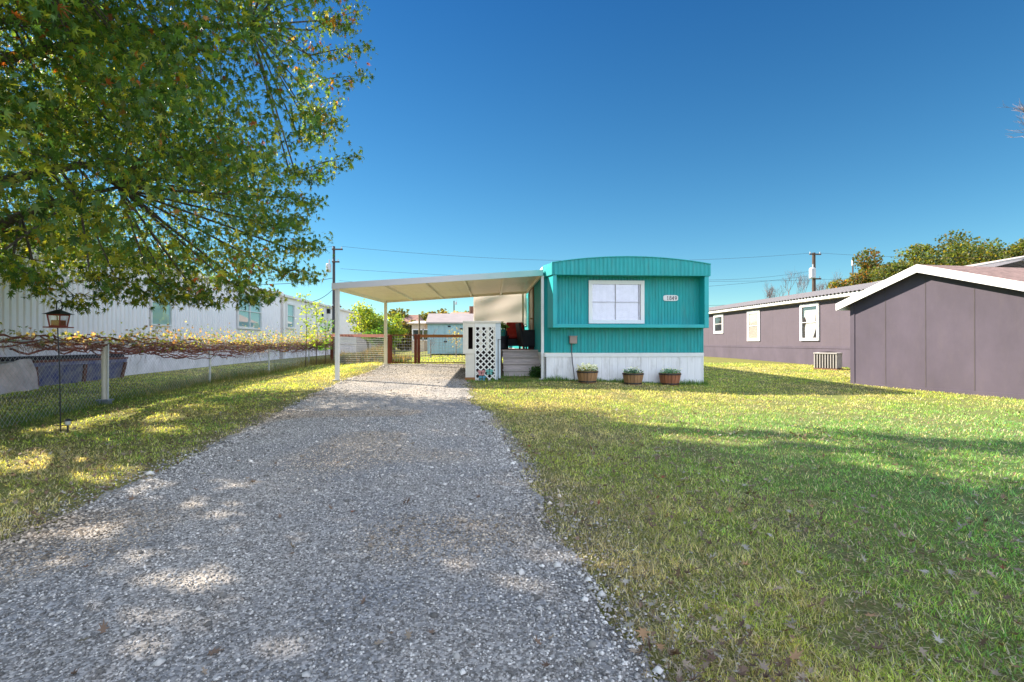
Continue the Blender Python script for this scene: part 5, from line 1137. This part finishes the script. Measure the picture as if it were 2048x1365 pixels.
# saplings by the fence
for px, pyt, pyb, D, cols, lab in [(611, 592, 728, 21.5, [(.28, .36, .05), (.18, .27, .05)], 'thin yellow green sapling poking up out of the vines before the smooth pale home'), (632, 607, 722, 22.5, [(.32, .38, .05), (.2, .28, .05)], 'slender light green sapling next to the white door'), (650, 640, 722, 23, [(.08, .2, .04), (.12, .24, .05)], 'short dark green sapling under the porch lamp')]:
    T = atD(px, pyt, D); z0 = gzf(T.x, T.y); t = thing('sapling', lab, 'tree', (T.x, T.y, z0), 'saplings in the fence'); mb = MB(); pos = []
    mb.tube([(T.x, T.y, z0-.05), (T.x+.05, T.y, (z0+T.z)/2), (T.x, T.y, T.z)], [.02, .015, .006], 5)
    for k in range(26):
        zz = T.z-random.random()**1.1*(T.z-z0)*.72; a = random.uniform(0, 6.28); ln = .12+.42*random.random()*(1-.4*(T.z-zz)/(T.z-z0)); e = Vector((T.x+ln*math.cos(a), T.y+ln*math.sin(a), zz+.08)); mb.tube([(T.x, T.y, zz), tuple(e)], .005, 3, False)
        for j in range(9): pos.append(tuple(Vector((T.x, T.y, zz)).lerp(e, random.uniform(.4, 1.1))+Vector((random.gauss(0, .07), random.gauss(0, .07), random.gauss(0, .06)))))
    mb.build('stem', M('stem_brown', (.12, .07, .04)), t); pos = np.array(pos); leaves('leaves', pos, .11*rng.uniform(.6, 1.2, len(pos)), np.array(cols)[rng.integers(0, 2, len(pos))]*rng.uniform(.7, 1.3, (len(pos), 1)), t, template=(LT, LF))
# bare young trees in the back yard
for px, pyb, pyt, y, lab in [(861, 713, 655, 23.5, 'skinny bare young tree in front of the blue shed'), (912, 710, 652, 24.5, 'skinny young tree with a few yellow leaves near the shed end')]:
    q = atY(px, pyb, y); z0 = gzf(q.x, y); H = atY(px, pyt, y).z-z0; t = thing('young_tree', lab, 'tree', (q.x, y, z0)); mb = MB(); rr = random.Random(px)
    mb.tube([(q.x, y, z0-.05), (q.x, y, z0+H*.6)], [.025, .015], 5); mb.build('trunk', BARKG, t); mb = MB()
    for k in range(6): grow(mb, Vector((q.x, y, z0+H*(.15+.1*k))), Vector((rr.uniform(-.6, .6), rr.uniform(-.6, .6), 1)).normalized(), H*.2, .009, 2, .5, .2, rr)
    mb.build('twigs', BARKG, t)
    if 'yellow' in lab:
        p_, s_, c_ = leafcloud(150, (q.x, y, z0+H*.65), (.5, .5, .6), .07, [(.4, .34, .08), (.35, .22, .08)]); leaves('leaves', p_, s_, c_, t)

# ================================================================ big silver maple
def inpoly(x, y, poly):
    ins = np.zeros(len(x), bool); j = len(poly)-1
    for i in range(len(poly)):
        xi, yi = poly[i]; xj, yj = poly[j]
        with np.errstate(divide='ignore', invalid='ignore'):
            ins ^= ((yi > y) != (yj > y)) & (x < (xj-xi)*(y-yi)/(yj-yi+1e-12)+xi)
        j = i
    return ins
TC = np.array([-8.5, 8.0, 8.0]); TR = np.array([6.4, 6.4, 6.2])
SIL = [(-9000, -9000), (640, -9000), (655, 0), (690, 60), (690, 130), (630, 180), (625, 240), (570, 300), (560, 330), (545, 370), (560, 400), (590, 440), (600, 490), (570, 520), (530, 545), (470, 555), (400, 555), (330, 545), (250, 530), (160, 545), (60, 520), (0, 515), (-600, 560), (-9000, 560)]
nC = 9000; zz = 2.1+12.0*rng.random(nC)**1.15; aa = rng.uniform(0, 6.283, nC); rr_c = 6.5*np.interp(zz, [2, 3, 5, 9.5, 12, 14.2], [.90, .98, 1.0, .96, .72, .25])*rng.random(nC)**.40
CC = np.stack([TC[0]+rr_c*np.cos(aa), TC[1]+rr_c*np.sin(aa), zz], 1)
CC[:, 2] += .5*(vnoise(CC[:, 0], CC[:, 1], .5, 61)-.5)
pxs, pys, Ds = proj(CC)
infr = (Ds > .5) & (pxs < 2300) & (pxs > -300) & (pys > -300) & (pys < 1400)
ok = (~((Ds > .5) & (pxs > -9000) & (pys > -9000)) | inpoly(pxs, pys, SIL)) & (CC[:, 2] > 2.0) & ~((CC[:, 0] < LX+.9) & (CC[:, 2] < 5.4))
gap = (np.abs((pys-352)-(pxs-170)*.42) < 34) & (pxs > 120) & (pxs < 480) & infr; ok &= ~(gap & (rng.random(nC) < .75))
lay = vnoise(CC[:, 0]*.6+CC[:, 2]*.5, CC[:, 2]*1.5-CC[:, 0]*.25, .8, 62); ok &= (rng.random(nC) < .34+1.25*lay)
pc = .44*CC[:, 0]+.897*CC[:, 1]; ok &= (pc < 8.8-.16*(CC[:, 2]-3)+1.5*(vnoise(CC[:, 0]-.7*CC[:, 2], CC[:, 2]*.0+CC[:, 1]*.4, .9, 66)-.5)) | (CC[:, 2] < 3)
# leaf clumps cleared along sun rays to place sun patches on the ground
SV = np.array(sd)
HOLES = [(1060, 1112, .42), (1130, 1140, .42), (1200, 1168, .42), (1250, 1182, .38), (1690, 1195, .36), (1750, 1055, .34), (530, 900, .40), (390, 985, .34), (210, 1072, .42), (390, 1035, .34), (345, 1190, .34), (450, 1320, .36), (720, 900, .3), (640, 880, .3), (1940, 925, .85), (1850, 935, .8), (1760, 925, .7), (2030, 940, .8), (1420, 880, .7), (1370, 845, .8), (1500, 860, .7), (1640, 880, .7), (1310, 905, .3), (1900, 890, .4), (100, 850, .45), (40, 830, .45), (180, 835, .4), (300, 835, .45), (330, 860, .4), (80, 930, .4), (250, 955, .35), (160, 900, .35), (820, 865, .3), (900, 850, .3), (1560, 905, .6), (1660, 925, .6), (1480, 925, .4), (1960, 880, .6), (1700, 900, .3), (1900, 950, .45), (1620, 1190, .25), (700, 850, .3), (760, 905, .28), (600, 940, .3)]
HG = [(np.array(G(a_, b_)), c_) for a_, b_, c_ in HOLES]
def sunhole(P, k, add):
    m_ = np.zeros(len(P), bool)
    for g_, rh_ in HG:
        w_ = P-g_; s_ = w_@SV; m_ |= (w_*w_).sum(1)-s_*s_ < (rh_*k+add)**2
    return m_
ok &= ~sunhole(CC, .8, .05)
front = infr & ok; hol = vnoise(CC[:, 0]+.4*CC[:, 2], CC[:, 1]-.3*CC[:, 2], .75, 63); keep = ok & (infr | ((rng.random(nC) < .70) & (hol > .30)))
CC = CC[keep]; fr_ = infr[keep]; K = len(CC)
# long sprays that stick out of the crown
SPR = [((590, 345), (712, 312), 9.2), ((560, 455), (612, 432), 8.6), ((585, 500), (642, 484), 8.6), ((560, 545), (626, 548), 8.4), ((600, 170), (728, 150), 9.8), ((600, 210), (676, 248), 9.6), ((620, 110), (731, 95), 9.8), ((620, 60), (716, 20), 10), ((480, 565), (545, 596), 8.0), ((300, 560), (345, 600), 7.2), ((70, 545), (175, 612), 6.6), ((230, 555), (300, 592), 6.9), ((380, 570), (430, 600), 7.4), ((-20, 520), (55, 548), 5.6), ((450, 560), (510, 602), 7.8), ((180, 550), (230, 588), 6.8), ((20, 540), (75, 575), 6.2), ((330, 565), (395, 596), 7.3), ((610, 240), (668, 205), 9.6), ((600, 280), (655, 270), 9.4), ((580, 350), (650, 352), 9.2), ((640, 40), (700, 55), 10), ((560, 395), (632, 402), 8.8)]
ends = []
for (a, b, D) in SPR:
    A, B = atD(*a, D+.5), atD(*b, D); m_ = 8
    for i in range(m_):
        p = A.lerp(B, i/(m_-1)); ends.append((p.x, p.y, p.z+.06*math.sin(i)))
ends = np.array(ends)
# trunk and limbs
mt = thing('maple_tree', 'large green and yellow maple overhanging the gravel and the pale ribbed home', 'tree', (TC[0], TC[1], gzf(TC[0], TC[1])))
mb = MB(); tb = Vector((TC[0], TC[1], 0))
mb.tube([tb+Vector((0, 0, -.2)), tb+Vector((.02, 0, .3)), tb+Vector((.05, .05, 2.0)), tb+Vector((.1, 0, 4)), tb+Vector((0, .1, 8)), tb+Vector((.1, 0, 12.5))], [.42, .33, .29, .24, .14, .04], 14)
limbs = []
for k in range(26):
    a = k*2.399; z0 = 2.2+.36*k; el = R(38-.6*k); ln = 5.6*math.sqrt(max(.1, 1-((z0+1-8)/6.6)**2)); pts = []
    s0 = Vector((TC[0]+.06, TC[1], z0)); dd = Vector((math.cos(a)*math.cos(el), math.sin(a)*math.cos(el), math.sin(el)))
    for j in range(7):
        u_ = j/6; p = s0+dd*ln*u_+Vector((0, 0, -.9*u_*u_*(1 if k < 14 else .3)))+Vector((random.uniform(-.12, .12),)*3)*u_; pts.append(p)
    mb.tube(pts, [.11*(1-.13*j)*(1-.015*k) for j in range(7)], 7, False); limbs += pts[1:]
mb.build('trunk', BARK, mt)
LB = np.array([tuple(p) for p in limbs])
mb = MB()
allc = np.concatenate([CC, ends])
for c_ in CC[rng.random(K) < .55]:
    dd = LB-c_; dd[:, 2] += .3; j = int(np.argmin((dd**2).sum(1))); a = Vector(LB[j]); b = Vector(c_)
    if (a-b).length > 1.7: continue
    m_ = a.lerp(b, .5)+Vector((random.uniform(-.15, .15), random.uniform(-.15, .15), .12))
    mb.tube([a, m_, b], [.022, .013, .006], 4, False)
for (a, b, D) in SPR:
    A, B = atD(*a, D+.5), atD(*b, D); dd = LB-np.array(A); j = int(np.argmin((dd**2).sum(1))); mb.tube([Vector(LB[j]), A, A.lerp(B, .5)+Vector((0, 0, .05)), B], [.02, .014, .008, .004], 4, False)
mb.build('branches', BARK, mt)
# leaves
GRN = np.array([(.07, .14, .035), (.095, .17, .035), (.065, .135, .04), (.13, .19, .04), (.19, .24, .04), (.24, .25, .04), (.36, .30, .05), (.32, .14, .04)])
W_ = [.25, .25, .20, .14, .10, .04, .012, .008]
def leafset(cent, per, spread, size, tmpl, holes=True):
    n = len(cent)*per; w = np.repeat(np.arange(len(cent)), per); off = np.clip(rng.normal(0, 1, (n, 3)), -1.9, 1.9)*np.array(spread); pos = cent[w]+off; km = ~sunhole(pos, .92, .075) if holes else np.ones(n, bool); pos = pos[km]; w = w[km]; n = len(w)
    # leaves hang: blade direction mostly outward and down
    az_ = rng.uniform(0, 6.28, n); tilt = rng.normal(-.75, .55, n); roll = rng.normal(0, .6, n)
    ry = np.zeros((n, 3, 3)); cr_, sr_ = np.cos(roll), np.sin(roll); ry[:, 0, 0] = cr_; ry[:, 0, 2] = sr_; ry[:, 1, 1] = 1; ry[:, 2, 0] = -sr_; ry[:, 2, 2] = cr_
    Rm = np.einsum('nij,njk->nik', np.einsum('nij,njk->nik', rotz(az_), rotx(tilt)), ry)
    tone = rng.random(len(cent)); c = GRN[rng.choice(8, n, p=W_)]
    # outer twigs turn yellow and orange first
    outer = np.linalg.norm((cent-TC)/TR, axis=1); right = np.clip((pos[:, 0]+5.5)/3.0, 0, 1)*np.clip((pos[:, 2]-3.5)/3, 0, 1)
    p_or = .004+.22*(tone[w] > .965)+.13*right*(tone[w] > .5); o_ = rng.random(n) < p_or; c = np.where(o_[:, None], np.array([(.30, .09, .025), (.34, .15, .03), (.22, .06, .02)])[rng.integers(0, 3, n)], c)
    low = np.clip((4.2-pos[:, 2])/2.2, 0, 1); y_ = rng.random(n) < (.06+.30*low); c = np.where(y_[:, None] & ~o_[:, None], np.array([(.22, .24, .03), (.30, .29, .04)])[rng.integers(0, 2, n)], c)
    c = c*rng.uniform(.6, 1.3, (n, 1))*(.66+.5*tone[w])[:, None]
    s1 = size*rng.uniform(.5, 1.4, n); V, Fc = inst(tmpl[0], tmpl[1], pos, Rm, np.stack([s1*rng.uniform(.45, 1.05, n), s1, s1*rng.uniform(-1.0, 2.8, n)], 1)); return V, Fc, np.repeat(c, len(tmpl[0]), 0)
A1 = leafset(CC[fr_], 60, (.25, .25, .16), .100, (LT, LF))
A2 = leafset(ends, 30, (.12, .12, .07), .095, (LT, LF), False)
LS = np.array([[0, 0, 0], [.5, .35, -.1], [0, 1, -.15], [-.5, .35, -.1]]); LSF = np.array([[0, 1, 2], [0, 2, 3]])
A3 = leafset(CC[~fr_], 20, (.30, .30, .22), .19, (LS, LSF))
Vt = np.concatenate([A1[0], A2[0], A3[0]]); Ft = np.concatenate([A1[1], A2[1]+len(A1[0]), A3[1]+len(A1[0])+len(A2[0])]); Ct = np.concatenate([A1[2], A2[2], A3[2]])
fastmesh('crown', Vt, Ft, leafmat('maple_leaf', trans=.52, rough=.42, spec=.35), mt, Ct)
print('LEAFTRIS', len(Ft), 'clumps', K, int(fr_.sum()))
